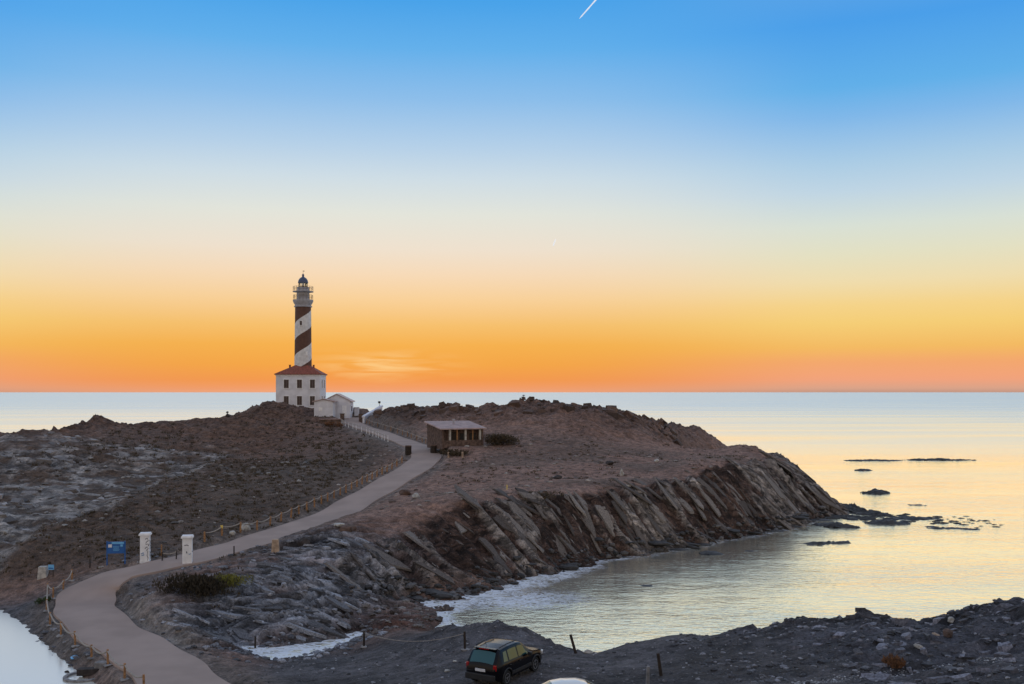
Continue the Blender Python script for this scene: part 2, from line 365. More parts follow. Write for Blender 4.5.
# masks
m_cliff = sst(.34, .62, slope)*sst(-34, -20, X)*sst(76, 82, Y)*sst(168, 158, Y)
def near_line(pts, r):
    out = np.zeros(X.shape)
    for (x, y, *_) in pts:
        i0, i1 = np.searchsorted(gx_, [x-2*r, x+2*r]); j0, j1 = np.searchsorted(gy_, [y-2*r, y+2*r])
        s = out[j0:j1, i0:i1]; np.maximum(s, np.exp(-((X[j0:j1,i0:i1]-x)**2+(Y[j0:j1,i0:i1]-y)**2)/(r*r)), out=s)
    return out
def dens(pts, st=3):
    o = []
    for a, b in zip(pts[:-1], pts[1:]):
        a, b = np.array(a), np.array(b); n = max(1, int(np.linalg.norm((b-a)[:2])/st)); o += [a+(b-a)*k/n for k in range(n)]
    return o+[np.array(pts[-1])]
m_ridge = np.maximum(near_line(dens(right_ridge), 11), near_line(dens(left_ridge[3:8]), 9))
m_ridge = np.maximum(m_ridge, .55*near_line(dens(left_ridge[8:]), 12))
m_ridge = np.maximum(m_ridge, .5*near_line(dens(pl_edge), 6))
m_knob = near_line([P(250,610,72), P(300,605,73), P(330,600,75.5), P(210,620,69.5), P(290,575,79.5), P(345,585,79), P(325,548,87), P(230,590,75)], 5.5)
m_fore = sst(70, 62, Y)*sst(-19, -13, X-(Y-55)*.0)
m_near = near_line(dens(near_ridge[16:]), 3.0)
m_nbank = near_line(dens(near_ridge[:8]), 2.2)
m_val = sst(-30, -42, X)*sst(88, 98, Y)
H = Hb-.9*sst(-43.5, -47, X+3.0*fbm(X/6, Y/6, 211, 4))*sst(88, 94, Y)*sst(155, 140, Y)
# strata running obliquely down the cliffs
u = X*.47+Y*.883; v = -X*.883+Y*.47
wv = 1.9*fbm(X/12, Y/12, 5, 4)
def saw(t):
    f = t-np.floor(t); return np.where(f < .72, f/.72, (1-f)/.28)
st1 = saw(u/3.9+wv*.75+.35*fbm(u/3, v/10, 9, 3)); st2 = saw(u/1.9+wv*.9); st3 = saw(u/.72+wv*1.7)
rib = ridged(u/6, v/24, 41, 2)
strata = (st1-.5)*1.25*(.2+1.1*rib)+(st2-.5)*.85*(.4+1.0*vn(u/5,v/5,43))+(st3-.5)*.36+(rib-.45)*1.0+(saw(u/.95+wv*2.1)-.5)*.3
H += m_cliff*strata*.95
H += m_cliff*fbm(X/3, Y/3, 61, 4)*.28
# crags
cr = ridged(X/8.5, Y/8.5, 3, 5)-.42; cr2 = ridged(X/2.6+cr, Y/3.2, 23, 3)-.42
cr3 = ridged(X/1.1+2*cr, Y/1.3, 29, 3)-.42
H += m_ridge*sst(-29, -24, np.where(Y > 186, X+np.where(X < -34, 30, 0), 0))*(cr*2.8+cr2*1.3+cr3*.35)*sst(-2.5, 0, Hb)
# valley: low folded outcrops
vv = .8*fbm(X/12, Y/12, 71, 3); va = saw((X*.5+Y*.87)/3.6+vv*1.3); vb = saw((X*.5+Y*.87)/1.3+vv*2.4)
H += m_val*((va-.5)*.55+(vb-.5)*.26)*(.35+1.0*sst(.42, .62, vn(X/16, Y/11, 83)))+m_val*fbm(X/7, Y/7, 90, 4)*.55
# knob: curved strata
kv = 1.1*fbm(X/6, Y/6, 101, 3); ka = saw((X*.35-Y*.9)/1.7+kv); kb = saw((X*.35-Y*.9)/.62+kv*1.8)
H += m_knob*((ka-.5)*.75*(.4+vn(X/4,Y/4,111))+(kb-.5)*.34+fbm(X/2.4, Y/2.4, 107, 3)*.35)*sst(-.2, .5, Hb)
# foreground crags and spoil heaps
H += m_near*(ridged(X/2.1, Y/2.4, 131, 5)-.45)*1.15+m_nbank*(ridged(X/1.5, Y/1.7, 137, 4)-.45)*.55
H += m_fore*fbm(X/4, Y/4, 141, 4)*.22*sst(12, 30, Y)
m_spoil = m_fore*sst(11, 15, X)*sst(54, 48, Y)*sst(30, 36, Y)
H += m_spoil*(ridged(X/4.2, Y/3.4, 145, 5)-.45)*.8*(1-np.clip(m_near, 0, 1))
land = sst(-.6, .3, Hb)
m_plat = sst(-14, -6, X)*sst(98, 104, Y)*sst(160, 145, Y)*(1-np.clip(m_cliff*1.3, 0, 1))*(1-m_ridge)
H += land*fbm(X/1.3, Y/1.3, 151, 4, .6)*(.10+.10*(1-m_fore))*(1-.55*m_cliff)*(1-.6*m_plat)
H += land*sst(75, 90, Y)*fbm(X/9, Y/9, 157, 3)*.3*(1-m_cliff)
# toe ledges
m_toe = near_line(dens(toe), 3.2)
H += m_toe*(ridged(u/1.3, v/3.5, 163, 3)-.40)*.9
# level ground: road bed, house platform, cars, cabin
def flat_(x, y, r, z, soft=2.0):
    d = np.hypot(X-x, Y-y); f = sst(r+soft, r, d); H[:] = H*(1-f)+z*f
flat_(-46.5, 221, 7.5, 13.6, 3); flat_(-36, 203, 4.5, 12.55, 3)
cab = P(442,446.6,142); flat_(cab[0]+1.6, cab[1]+3.8, 4.6, cab[2], 2)
for x, y, z in ((-.6,46,4.36),(2.55,39.6,4.52)): flat_(x, y, 2.6, z, 2)
H -= .38*near_line(dens([Pz(*p) for p in [(236,645,0),(250,648,0),(275,652,0),(300,647,0),(330,641,0),(352,635,0)]], 1), 1.1)
f = sst(HW+1.35, HW+.2, rd); H = np.where(rd < 7, H*(1-f)+(rz-.14)*f, H)
def ground(x, y): return float(bil(gx_, gy_, H, np.array([x]), np.array([y]))[0])
def hit(px, py):
    a = (px-512)/F; b = -(py-HZ)/F
    t = np.concatenate([np.arange(26, 120, .05), np.arange(120, 330, .15)])
    h = bil(gx_, gy_, H, a*t, t); k = np.argmax(h > EYE+b*t)
    return (a*t[k], t[k], float(h[k]))

# ---- ground colours: what lies there (bare slate, soil, scrub, gravel, weed), with some warm glow mixed in
def lc(a, b, f): return a+(b-a)*f[..., None]
c_ = lambda *v: np.array(v)
n1 = vn(X/9, Y/9, 201); n2 = fbm(X/2.2, Y/2.2, 205, 4)*.5+.5; n3 = vn(X/.7, Y/.7, 209)
soil = lc(c_(.19,.108,.078), c_(.33,.205,.158), n2)  # redder and lighter: warm glow over the land put into the soil colour
col_ = soil
scrub = lc(c_(.065,.044,.031), c_(.145,.096,.070), n2)
# left: scrub slope near the road, pale rock flat beyond, dark scrub below the ridge
bx0 = X+3.0*fbm(X/6, Y/6, 211, 4)+1.2*fbm(X/1.8, Y/1.8, 212, 3)
near_slope = sst(-45.2, -43.2, bx0)*sst(-20, -24, X)*sst(80, 86, Y)*sst(172, 150, Y)
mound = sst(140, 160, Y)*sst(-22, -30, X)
col_ = lc(col_, scrub, np.clip(sst(-12, -22, X)*sst(80, 88, Y), 0, 1))
pale = lc(c_(.10,.085,.078), c_(.36,.33,.31), sst(.3, .8, n2*.8+.2*va))
flatv = sst(-42, -45, bx0)*sst(80, 86, Y)*sst(172, 156, Y+9*fbm(X/10, Y/10, 213, 3))*(1-near_slope)
patch = sst(.36, .58, vn(X/5, Y/3.5, 215)*.5+n2*.5)
col_ = col_*(1-(flatv*patch)[..., None])+pale*(flatv*patch)[..., None]
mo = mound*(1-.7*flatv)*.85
col_ = col_*(1-mo[..., None])+lc(c_(.095,.054,.038), c_(.21,.126,.092), n2)*mo[..., None]  # mound brown warmed likewise, glow put into the colour
brown = lc(c_(.065,.040,.032), c_(.15,.096,.078), n2)
col_ = col_*(1-(m_ridge*.8)[..., None])+brown*(m_ridge*.8)[..., None]
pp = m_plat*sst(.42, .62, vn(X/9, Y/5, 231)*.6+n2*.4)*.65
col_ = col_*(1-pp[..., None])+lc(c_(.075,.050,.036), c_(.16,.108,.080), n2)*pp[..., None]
# cliffs: grey slate ribs against brown rotten rock
slate = lc(c_(.085,.070,.063), c_(.30,.26,.235), np.clip(.5+(n2-.5)*1.0+(st2-.5)*.45+(st3-.5)*.35, 0, 1))
rot = lc(c_(.040,.025,.020), c_(.11,.068,.054), n2)
rk = sst(.43, .56, st1*.50+st2*.16+rib*.32+(n1-.5)*.9+(n2-.5)*.3-.01)
cl_ = rot*(1-rk[..., None])+slate*rk[..., None]
mc = np.clip(m_cliff*1.2, 0, 1)
col_ = col_*(1-mc[..., None])+cl_*mc[..., None]
# knob: blue grey slate
kn = lc(c_(.040,.040,.046), c_(.34,.35,.39), np.clip(.5+(ka-.5)*.5+(kb-.5)*.4+(n2-.5)*1.2, 0, 1)**1.6)
mk = np.clip(m_knob*1.1, 0, 1)
col_ = col_*(1-mk[..., None])+kn*mk[..., None]
# near gravel
gr = lc(c_(.040,.038,.043), c_(.105,.098,.105), np.clip(n2*.7+n3*.4, 0, 1))
gr = gr*(.6+.8*vn(X/5, Y/3, 219))[..., None]
col_ = col_*(1-m_fore[..., None])+gr*m_fore[..., None]
dk = np.clip(np.maximum(m_near*.75, m_spoil*.6), 0, 1)*sst(.35, .6, n1+.3*(n2-.5))
col_ = col_*(1-dk[..., None])+lc(c_(.04,.038,.045), c_(.15,.15,.18), n2**2)*dk[..., None]
# pond shore, beach
ps = sst(-24, -30, X)*sst(84, 78, Y)
col_ = col_*(1-ps[..., None])+lc(c_(.055,.052,.055), c_(.13,.125,.135), n2)*ps[..., None]
bc = np.exp(-(((X+8)/3.2)**2+((Y-73.5)/3)**2))
col_ = col_*(1-bc[..., None])+lc(c_(.10,.045,.032), c_(.17,.09,.07), n2)*bc[..., None]
# trodden verge along the road, forecourt
vg = sst(5.2, 2.3, rd+1.6*(n2-.5))*.8
col_ = col_*(1-vg[..., None])+lc(c_(.11,.088,.075), c_(.26,.215,.19), n2)*vg[..., None]
vb_ = np.clip(near_line([P(128,606,72.5), P(140,620,70), P(155,632,68), P(172,643,65.5)], 1.7)*.8, 0, 1)*sst(HW, HW+.4, rd)
col_ = col_*(1-vb_[..., None])+lc(c_(.22,.19,.165), c_(.42,.37,.33), n2)*vb_[..., None]
# wet weed line
wet = sst(.75, .15, H)*(1-ps)*sst(-22, -12, X)
col_ *= (1-.45*wet)[..., None]

def grid_mesh(name, X, Y, Z, keep, material, colr=None, foam=None):
    idx = np.arange(X.size).reshape(X.shape)
    a, b, c, d = idx[:-1,:-1], idx[:-1,1:], idx[1:,1:], idx[1:,:-1]
    k = keep[:-1,:-1] | keep[:-1,1:] | keep[1:,1:] | keep[1:,:-1]
    q = np.stack([a[k], b[k], c[k], d[k]], 1)
    used = np.unique(q); remap = np.zeros(X.size, np.int64); remap[used] = np.arange(len(used)); q = remap[q]
    me = bpy.data.meshes.new(name); me.vertices.add(len(used)); co = np.stack([X.ravel()[used], Y.ravel()[used], Z.ravel()[used]], 1)
    me.vertices.foreach_set('co', co.astype(np.float32).ravel())
    me.loops.add(q.size); me.loops.foreach_set('vertex_index', q.astype(np.int32).ravel())
    me.polygons.add(len(q)); me.polygons.foreach_set('loop_start', np.arange(0, q.size, 4, dtype=np.int32))
    try: me.polygons.foreach_set('loop_total', np.full(len(q), 4, np.int32))
    except Exception: pass
    if colr is not None:
        at = me.color_attributes.new('Col', 'FLOAT_COLOR', 'POINT'); cc = np.ones((len(used), 4), np.float32); cc[:, :3] = colr.reshape(-1, 3)[used]
        at.data.foreach_set('color', cc.ravel())
    if foam is not None:
        at = me.attributes.new('foam', 'FLOAT', 'POINT'); at.data.foreach_set('value', foam.ravel()[used].astype(np.float32))
    me.update(calc_edges=True); me.validate(); me.shade_smooth(); me.materials.append(material)
    o = bpy.data.objects.new(name, me); C.objects.link(o); return o

def terrain_mat():
    m = bpy.data.materials.new('ground'); m.use_nodes = True; nt = m.node_tree; b = nt.nodes['Principled BSDF']
    b.inputs['Roughness'].default_value = .85; b.inputs['Specular IOR Level'].default_value = .3
    at = nd(nt, 'ShaderNodeVertexColor', layer_name='Col'); t = nd(nt, 'ShaderNodeTexCoord')
    n1 = nd(nt, 'ShaderNodeTexNoise', i_Scale=1.3, i_Detail=9.0, i_Roughness=.68); nt.links.new(t.outputs['Object'], n1.inputs[0])
    n2 = nd(nt, 'ShaderNodeTexNoise', i_Scale=7.0, i_Detail=4.0, i_Roughness=.6); nt.links.new(t.outputs['Object'], n2.inputs[0])
    vo = nd(nt, 'ShaderNodeTexVoronoi', i_Scale=5.5); nt.links.new(t.outputs['Object'], vo.inputs[0])
    f = math_(nt, 'MULTIPLY', maprange(nt, n1.outputs[0], .28, .72, .45, 1.6), maprange(nt, n2.outputs[0], .3, .7, .7, 1.3))
    vm = nd(nt, 'ShaderNodeVectorMath', operation='SCALE'); nt.links.new(at.outputs[0], vm.inputs[0]); nt.links.new(f, vm.inputs['Scale'])
    # scattered pale stones
    sv = nd(nt, 'ShaderNodeSeparateColor'); nt.links.new(vo.outputs['Color'], sv.inputs[0])
    peb = math_(nt, 'MULTIPLY', maprange(nt, sv.outputs[0], .90, .93), maprange(nt, vo.outputs['Distance'], .30, .18))
    cc = mixc(nt, math_(nt, 'MULTIPLY', peb, .55), vm.outputs[0], (.30,.30,.32))
    nt.links.new(cc, b.inputs['Base Color'])
    h = math_(nt, 'ADD', math_(nt, 'MULTIPLY', n1.outputs[0], 1.0), math_(nt, 'MULTIPLY', n2.outputs[0], .22))
    # slate: thin leaves of rock running obliquely, cracks darkened in colour to deepen soft shade
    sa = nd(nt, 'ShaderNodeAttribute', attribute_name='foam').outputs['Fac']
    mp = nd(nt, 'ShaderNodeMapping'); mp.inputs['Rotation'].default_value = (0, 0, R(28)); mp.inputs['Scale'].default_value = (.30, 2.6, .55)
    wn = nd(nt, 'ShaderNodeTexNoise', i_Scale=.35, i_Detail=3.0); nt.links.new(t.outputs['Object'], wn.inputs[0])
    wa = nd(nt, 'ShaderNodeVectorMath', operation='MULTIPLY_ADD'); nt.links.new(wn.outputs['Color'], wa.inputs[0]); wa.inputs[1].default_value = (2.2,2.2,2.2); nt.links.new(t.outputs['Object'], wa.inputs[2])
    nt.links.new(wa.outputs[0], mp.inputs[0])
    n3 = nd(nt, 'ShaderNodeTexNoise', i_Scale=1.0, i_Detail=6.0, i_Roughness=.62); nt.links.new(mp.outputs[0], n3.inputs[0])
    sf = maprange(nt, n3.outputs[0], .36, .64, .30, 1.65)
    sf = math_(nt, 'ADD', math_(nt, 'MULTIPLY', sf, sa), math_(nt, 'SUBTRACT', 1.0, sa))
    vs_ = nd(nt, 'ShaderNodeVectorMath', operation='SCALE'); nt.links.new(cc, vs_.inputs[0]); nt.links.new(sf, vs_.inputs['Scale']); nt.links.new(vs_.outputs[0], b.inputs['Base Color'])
    h = math_(nt, 'ADD', h, math_(nt, 'MULTIPLY', math_(nt, 'MULTIPLY', n3.outputs[0], sa), 1.5))
    bp = nd(nt, 'ShaderNodeBump', i_Distance=.5, i_Strength=1.0); nt.links.new(h, bp.inputs['Height']); nt.links.new(bp.outputs[0], b.inputs['Normal'])
    return m
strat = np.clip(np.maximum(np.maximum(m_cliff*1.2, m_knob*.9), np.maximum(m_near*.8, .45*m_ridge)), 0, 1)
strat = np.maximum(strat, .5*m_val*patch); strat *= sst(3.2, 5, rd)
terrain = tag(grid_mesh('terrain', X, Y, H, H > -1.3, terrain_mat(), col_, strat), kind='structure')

# ------------------------------------------------------------------ road
tn = np.gradient(RS[:, :2], axis=0); tn /= np.linalg.norm(tn, axis=1)[:, None]
nm = np.stack([-tn[:, 1], tn[:, 0]], 1)
NC = 11
vs, fs = [], []
for i, p in enumerate(RS):
    for k in range(NC):
        s = (k/(NC-1)*2-1); wob = .10*math.sin(i*.37+k) if k in (0, NC-1) else 0
        hwi = HW*(1-.22*float(sst(135, 165, np.array(p[1])))); q = p[:2]+nm[i]*(s*hwi+np.sign(s)*wob)
        vs.append((q[0], q[1], p[2]+.035-.03*s*s))
for i in range(len(RS)-1):
    for k in range(NC-1):
        a = i*NC+k; fs.append((a, a+1, a+NC+1, a+NC))
for sgn, k in ((1, NC-1), (-1, 0)):         # the worn edge of the slab goes down into the ground
    n0 = len(vs)
    for i, p in enumerate(RS):
        x, y, z = vs[i*NC+k]; vs.append((x+nm[i][0]*.06*sgn, y+nm[i][1]*.06*sgn, z-.3))
    for i in range(len(RS)-1): fs.append((i*NC+k, n0+i, n0+i+1, (i+1)*NC+k))
mb = MB(); mb.v, mb.f = vs, fs
road = tag(mb.build('road', mat('road_surface', (.35,.262,.222), .9, .10, .35, 0, detail=14), None, True), kind='structure')

# ------------------------------------------------------------------ water
def water_mat(name, bump=.36, tint=(1,.945,.77), rough=None):
    m = bpy.data.materials.new(name); m.use_nodes = True; nt = m.node_tree; nt.nodes.remove(nt.nodes['Principled BSDF'])
    t = nd(nt, 'ShaderNodeTexCoord')
    def nz(sx, sy, rot, det, dist=0.0):
        mp = nd(nt, 'ShaderNodeMapping'); nt.links.new(t.outputs['Object'], mp.inputs[0]); mp.inputs['Scale'].default_value = (sx, sy, 1); mp.inputs['Rotation'].default_value = (0, 0, R(rot))
        n = nd(nt, 'ShaderNodeTexNoise', i_Scale=1.0, i_Detail=float(det), i_Distortion=dist); nt.links.new(mp.outputs[0], n.inputs[0]); return n.outputs[0]
    a = nz(.10, .22, 14, 2); b = nz(.42, .95, -9, 3, .3); c = nz(1.3, 2.6, 6, 4, .5)
    big = nz(.012, .05, 4, 3)
    h = math_(nt, 'ADD', math_(nt, 'MULTIPLY', a, .55*bump), math_(nt, 'ADD', math_(nt, 'MULTIPLY', b, .22*bump), math_(nt, 'MULTIPLY', c, .20*bump)))
    bp = nd(nt, 'ShaderNodeBump', i_Distance=1.0); nt.links.new(h, bp.inputs['Height'])
    nt.links.new(maprange(nt, big, .3, .7, .35, .75), bp.inputs['Strength'])
    gl = nd(nt, 'ShaderNodeBsdfGlossy', i_Roughness=rough or .2); gl.distribution = 'MULTI_GGX'
    if rough is None:      # rougher with distance, for ripples too fine to resolve
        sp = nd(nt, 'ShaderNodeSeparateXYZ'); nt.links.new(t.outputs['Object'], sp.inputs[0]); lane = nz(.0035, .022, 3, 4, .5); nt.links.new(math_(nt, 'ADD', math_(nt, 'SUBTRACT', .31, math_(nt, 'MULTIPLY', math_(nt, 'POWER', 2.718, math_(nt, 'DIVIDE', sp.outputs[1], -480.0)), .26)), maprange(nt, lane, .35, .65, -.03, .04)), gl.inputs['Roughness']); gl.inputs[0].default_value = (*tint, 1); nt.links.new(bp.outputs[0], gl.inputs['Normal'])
    if rough is None: nt.links.new(ramp(nt, maprange(nt, sp.outputs[1], 90, 1200, smooth=False), [(0, (1,.885,.61)), (.05, (1,.92,.70)), (.2, (.92,.925,.84)), (1, (.74,.84,.87))]), gl.inputs[0])  # warm near, cool far: reflected sky colour put into the tint
    df = nd(nt, 'ShaderNodeBsdfDiffuse'); df.inputs[0].default_value = (.16,.17,.14,1)
    fr = nd(nt, 'ShaderNodeFresnel', i_IOR=1.45); nt.links.new(bp.outputs[0], fr.inputs['Normal'])
    mx = nd(nt, 'ShaderNodeMixShader'); nt.links.new(maprange(nt, fr.outputs[0], 0.02, .2, .86, 1.0, False), mx.inputs[0])
    nt.links.new(df.outputs[0], mx.inputs[1]); nt.links.new(gl.outputs[0], mx.inputs[2])
    at = nd(nt, 'ShaderNodeAttribute', attribute_name='foam'); fn = nz(1.1, 2.0, 20, 8, 1.4)
    fo = nd(nt, 'ShaderNodeBsdfDiffuse'); fo.inputs[0].default_value = (.74,.78,.85,1)
    lace = math_(nt, 'ABSOLUTE', math_(nt, 'SUBTRACT', fn, .5))
    th = math_(nt, 'MULTIPLY', maprange(nt, at.outputs['Fac'], .12, .95), maprange(nt, lace, .13, .015))
    th = math_(nt, 'MAXIMUM', th, math_(nt, 'MULTIPLY', maprange(nt, at.outputs['Fac'], .62, 1.1), maprange(nt, fn, .47, .62)))
    if rough is None:      # churned water by the shore, plus a pale layer brightening the bay
        mk_ = nd(nt, 'ShaderNodeMixShader'); at0 = nd(nt, 'ShaderNodeAttribute', attribute_name='foam'); nt.links.new(math_(nt, 'MAXIMUM', math_(nt, 'MULTIPLY', maprange(nt, at0.outputs['Fac'], .2, 1.0, 0, .6), maprange(nt, nz(.5, .8, 12, 5, 1.0), .36, .62)), maprange(nt, sp.outputs[1], 88, 140, .14, .03)), mk_.inputs[0]); mil = nd(nt, 'ShaderNodeBsdfDiffuse'); mil.inputs[0].default_value = (.86,.84,.76,1); nt.links.new(bp.outputs[0], mil.inputs['Normal'])
        nt.links.new(mx.outputs[0], mk_.inputs[1]); nt.links.new(mil.outputs[0], mk_.inputs[2]); mx = mk_
    if rough is not None:      # pale diffuse layer put in for the pond's bright cream reflection
        mk_ = nd(nt, 'ShaderNodeMixShader'); mk_.inputs[0].default_value = .42; mil = nd(nt, 'ShaderNodeBsdfDiffuse'); mil.inputs[0].default_value = (.88,.85,.74,1)
        nt.links.new(mx.outputs[0], mk_.inputs[1]); nt.links.new(mil.outputs[0], mk_.inputs[2]); mx = mk_
    mx2 = nd(nt, 'ShaderNodeMixShader'); nt.links.new(maprange(nt, th, .1, .9, 0, .9), mx2.inputs[0]); nt.links.new(mx.outputs[0], mx2.inputs[1]); nt.links.new(fo.outputs[0], mx2.inputs[2])
    nt.links.new(mx2.outputs[0], nt.nodes['Material Output'].inputs[0])
    return m
def geo(a, step, lim):
    o = []; 
    while abs(a) < lim: step *= 1.18; a += step; o.append(a)
    return np.array(o)
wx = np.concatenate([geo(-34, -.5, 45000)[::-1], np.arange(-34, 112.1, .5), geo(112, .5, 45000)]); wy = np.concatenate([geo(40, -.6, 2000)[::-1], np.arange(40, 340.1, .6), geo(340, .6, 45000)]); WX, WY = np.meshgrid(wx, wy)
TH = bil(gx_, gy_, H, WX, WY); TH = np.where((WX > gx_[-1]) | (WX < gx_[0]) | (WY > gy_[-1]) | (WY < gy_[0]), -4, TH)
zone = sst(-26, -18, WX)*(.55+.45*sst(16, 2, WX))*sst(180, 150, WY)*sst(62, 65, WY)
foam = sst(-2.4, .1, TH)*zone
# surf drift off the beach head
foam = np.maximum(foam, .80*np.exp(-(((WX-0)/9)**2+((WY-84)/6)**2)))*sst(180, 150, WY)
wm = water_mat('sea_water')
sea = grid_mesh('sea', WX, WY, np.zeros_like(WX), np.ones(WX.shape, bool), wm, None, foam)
tag(sea, kind='structure')
mb = MB(); mb.add([(-75,38,.2),(-21,38,.2),(-21,63,.2),(-31,84,.2),(-75,84,.2)], [(0,1,2,3,4)])
pw = water_mat('pond_water', .02, (1,.92,.76), .2); tag(mb.build('pond', pw), kind='structure')

# ------------------------------------------------------------------ rocks
def ico(sub=1):
    bm = bmesh.new(); bmesh.ops.create_icosphere(bm, subdivisions=sub, radius=1)
    v = np.array([x.co[:] for x in bm.verts]); f = np.array([[q.index for q in x.verts] for x in bm.faces]); bm.free(); return v, f
IV1, IF1 = ico(1); IV2, IF2 = ico(2); IV3, IF3 = ico(3)
def rock_verts(sx, sy, sz, seed, V, rough=.28):
    r = np.random.default_rng(seed); v = V.copy()
    for k in range(9):                            # flat broken faces
        n = r.normal(size=3); n /= np.linalg.norm(n); d = r.uniform(.55, .9); t = v @ n; v = v-np.where(t > d, t-d, 0)[:, None]*n
    ph = r.uniform(0, 9, 3); v = v*(1+rough*.5*np.sin(v*4.1+ph).prod(1)+rough*.3*np.sin(v[:, [1,2,0]]*9+ph).sum(1)/3)[:, None]
    return v*np.array([sx, sy, sz])
def boulder(x, y, s, name, m, label, cat='rock', group=None, rz=None, sink=.25, V=None):
    V, Fc = (IV2, IF2) if V is None else V
    v = rock_verts(*s, random.randrange(9999), V); mb = MB(); mb.add(v.tolist(), Fc.tolist())
    o = mb.build(name, m); o.location = (x, y, max(ground(x, y), -.4)+s[2]*(1-2*sink)*.6); o.rotation_euler = (0, 0, random.uniform(0, 6) if rz is None else rz)
    return tag(o, label, cat, group)
# loose stones: gravel, scree, wave-washed cobbles (nobody could count them)
def rubble():
    allv, allf, allc = [], [], []; n0 = 0
    def put(x, y, s, c):
        nonlocal n0
        z = ground_many(x, y)
        for k in range(len(x)):
            v = rock_verts(s[k]*rng.uniform(.7,1.5), s[k]*rng.uniform(.6,1.2), s[k]*rng.uniform(.35,.75), int(rng.integers(1e6)), IV1, .2)
            a = rng.uniform(0, 6.3); ca, sa = math.cos(a), math.sin(a)
            v = v @ np.array([[ca, sa, 0], [-sa, ca, 0], [0, 0, 1]])+np.array([x[k], y[k], z[k]+s[k]*.12])
            allv.append(v); allf.append(IF1+n0); n0 += len(v)
            allc.append(np.repeat(np.array([[*(c[k]), 1]]), len(v), 0))
    def ground_many(x, y): return bil(gx_, gy_, H, np.array(x), np.array(y))
    def scatter(n, fx, fy, smin, smax, c0, c1, zmin=.02, zmax=99, roadclear=True, test=None):
        x = fx(n); y = fy(n, x); z = ground_many(x, y); d = bil(gx_, gy_, rd, x, y)
        ok = (z > zmin) & (z < zmax)
        if roadclear: ok &= d > HW+.15
        if test is not None: ok &= test(x, y)
        x, y = x[ok], y[ok]; s = smin+(smax-smin)*rng.random(len(x))**3.5
        t = rng.random((len(x), 1))**2.2; c = np.array(c0)*(1-t)+np.array(c1)*t
        put(x, y, s, c)
    un = lambda a, b: (lambda n, *_: rng.uniform(a, b, n))
    scatter(5200, un(-16, 30), un(34, 62), .02, .13, (.04,.04,.045), (.34,.34,.37), .3)
    scatter(2200, un(8, 34), un(33, 54), .03, .24, (.035,.035,.04), (.24,.24,.27), 1)
    scatter(1600, un(-34, -10), un(62, 90), .05, .35, (.07,.07,.08), (.30,.30,.33), .02)
    scatter(1500, un(-80, -25), un(84, 150), .06, .5, (.07,.06,.055), (.34,.32,.30), 1)
    scatter(1500, un(-22, 30), un(98, 150), .05, .42, (.11,.08,.07), (.38,.34,.31), 3, test=lambda x, y: bil(gx_, gy_, m_cliff, x, y) < .4)
    tx = np.array([t[0] for t in toe]); ty = np.array([t[1] for t in toe])
    def near_toe(n): return rng.uniform(tx[0]-2, tx[-1], n)
    scatter(2600, near_toe, lambda n, x: np.interp(x, tx, ty)+rng.normal(.3, 1.7, n), .10, .5, (.03,.028,.028), (.17,.16,.16), -.35, 1.6)
    scatter(500, lambda n: rng.uniform(-13, -4, n), lambda n, x: rng.uniform(70, 80, n), .06, .4, (.06,.045,.04), (.24,.22,.21), -.1)
    scatter(800, lambda n: rng.uniform(-20, -9, n), lambda n, x: 66.6+(x+20)*.22+rng.normal(0, 1.2, n), .06, .34, (.05,.05,.06), (.30,.31,.35), -.4)
    scatter(1500, lambda n: rng.uniform(11, 19, n), lambda n, x: 38.6+.25*np.sin(x*1.3)+rng.normal(0, .35, n), .015, .07, (.16,.16,.17), (.5,.5,.52), 1)
    # angular slabs and blocks of slate standing out of the slopes
    def slab(x, y, L, W_, T_, tone, az, tilt, lift):
        nonlocal n0
        e = .6
        hb = lambda a, b: float(bil(cx_, cy_, Hc, np.array([a]), np.array([b]))[0])
        z = ground(x, y); g_ = Vector(((hb(x+e,y)-hb(x-e,y))/(2*e), (hb(x,y+e)-hb(x,y-e))/(2*e), 0)); nrm_ = Vector((-g_.x, -g_.y, 1)).normalized()
        t_ = Vector((math.cos(az), math.sin(az), g_.x*math.cos(az)+g_.y*math.sin(az))).normalized(); b_ = nrm_.cross(t_).normalized()
        q_ = Matrix.Rotation(tilt, 3, t_); nn, bb = q_ @ nrm_, q_ @ b_
        m_ = int(rng.integers(5, 8)); an = np.sort(rng.uniform(0, 6.283, m_)); pts = []
        for top_ in (0, 1):
            for k in range(m_):
                rr = 1-.22*top_*rng.random(); cxy = (math.copysign(abs(math.cos(an[k]))**.7, math.cos(an[k]))*L/2*rr, math.copysign(abs(math.sin(an[k]))**.7, math.sin(an[k]))*W_/2*rr)
                pts.append(Vector((x, y, z))+t_*cxy[0]+bb*cxy[1]+nn*(lift+(T_*rng.uniform(.7, 1.1) if top_ else -T_)))
        pts.append(Vector((x, y, z))+nn*(lift+T_))
        f_ = [(k, (k+1) % m_, m_+(k+1) % m_) for k in range(m_)]+[(k, m_+(k+1) % m_, m_+k) for k in range(m_)]+[(m_+k, m_+(k+1) % m_, 2*m_) for k in range(m_)]
        allv.append(np.array([p[:] for p in pts])); allf.append(np.array(f_)+n0); n0 += len(pts); allc.append(np.repeat(np.array([[*tone, 1]]), len(pts), 0))
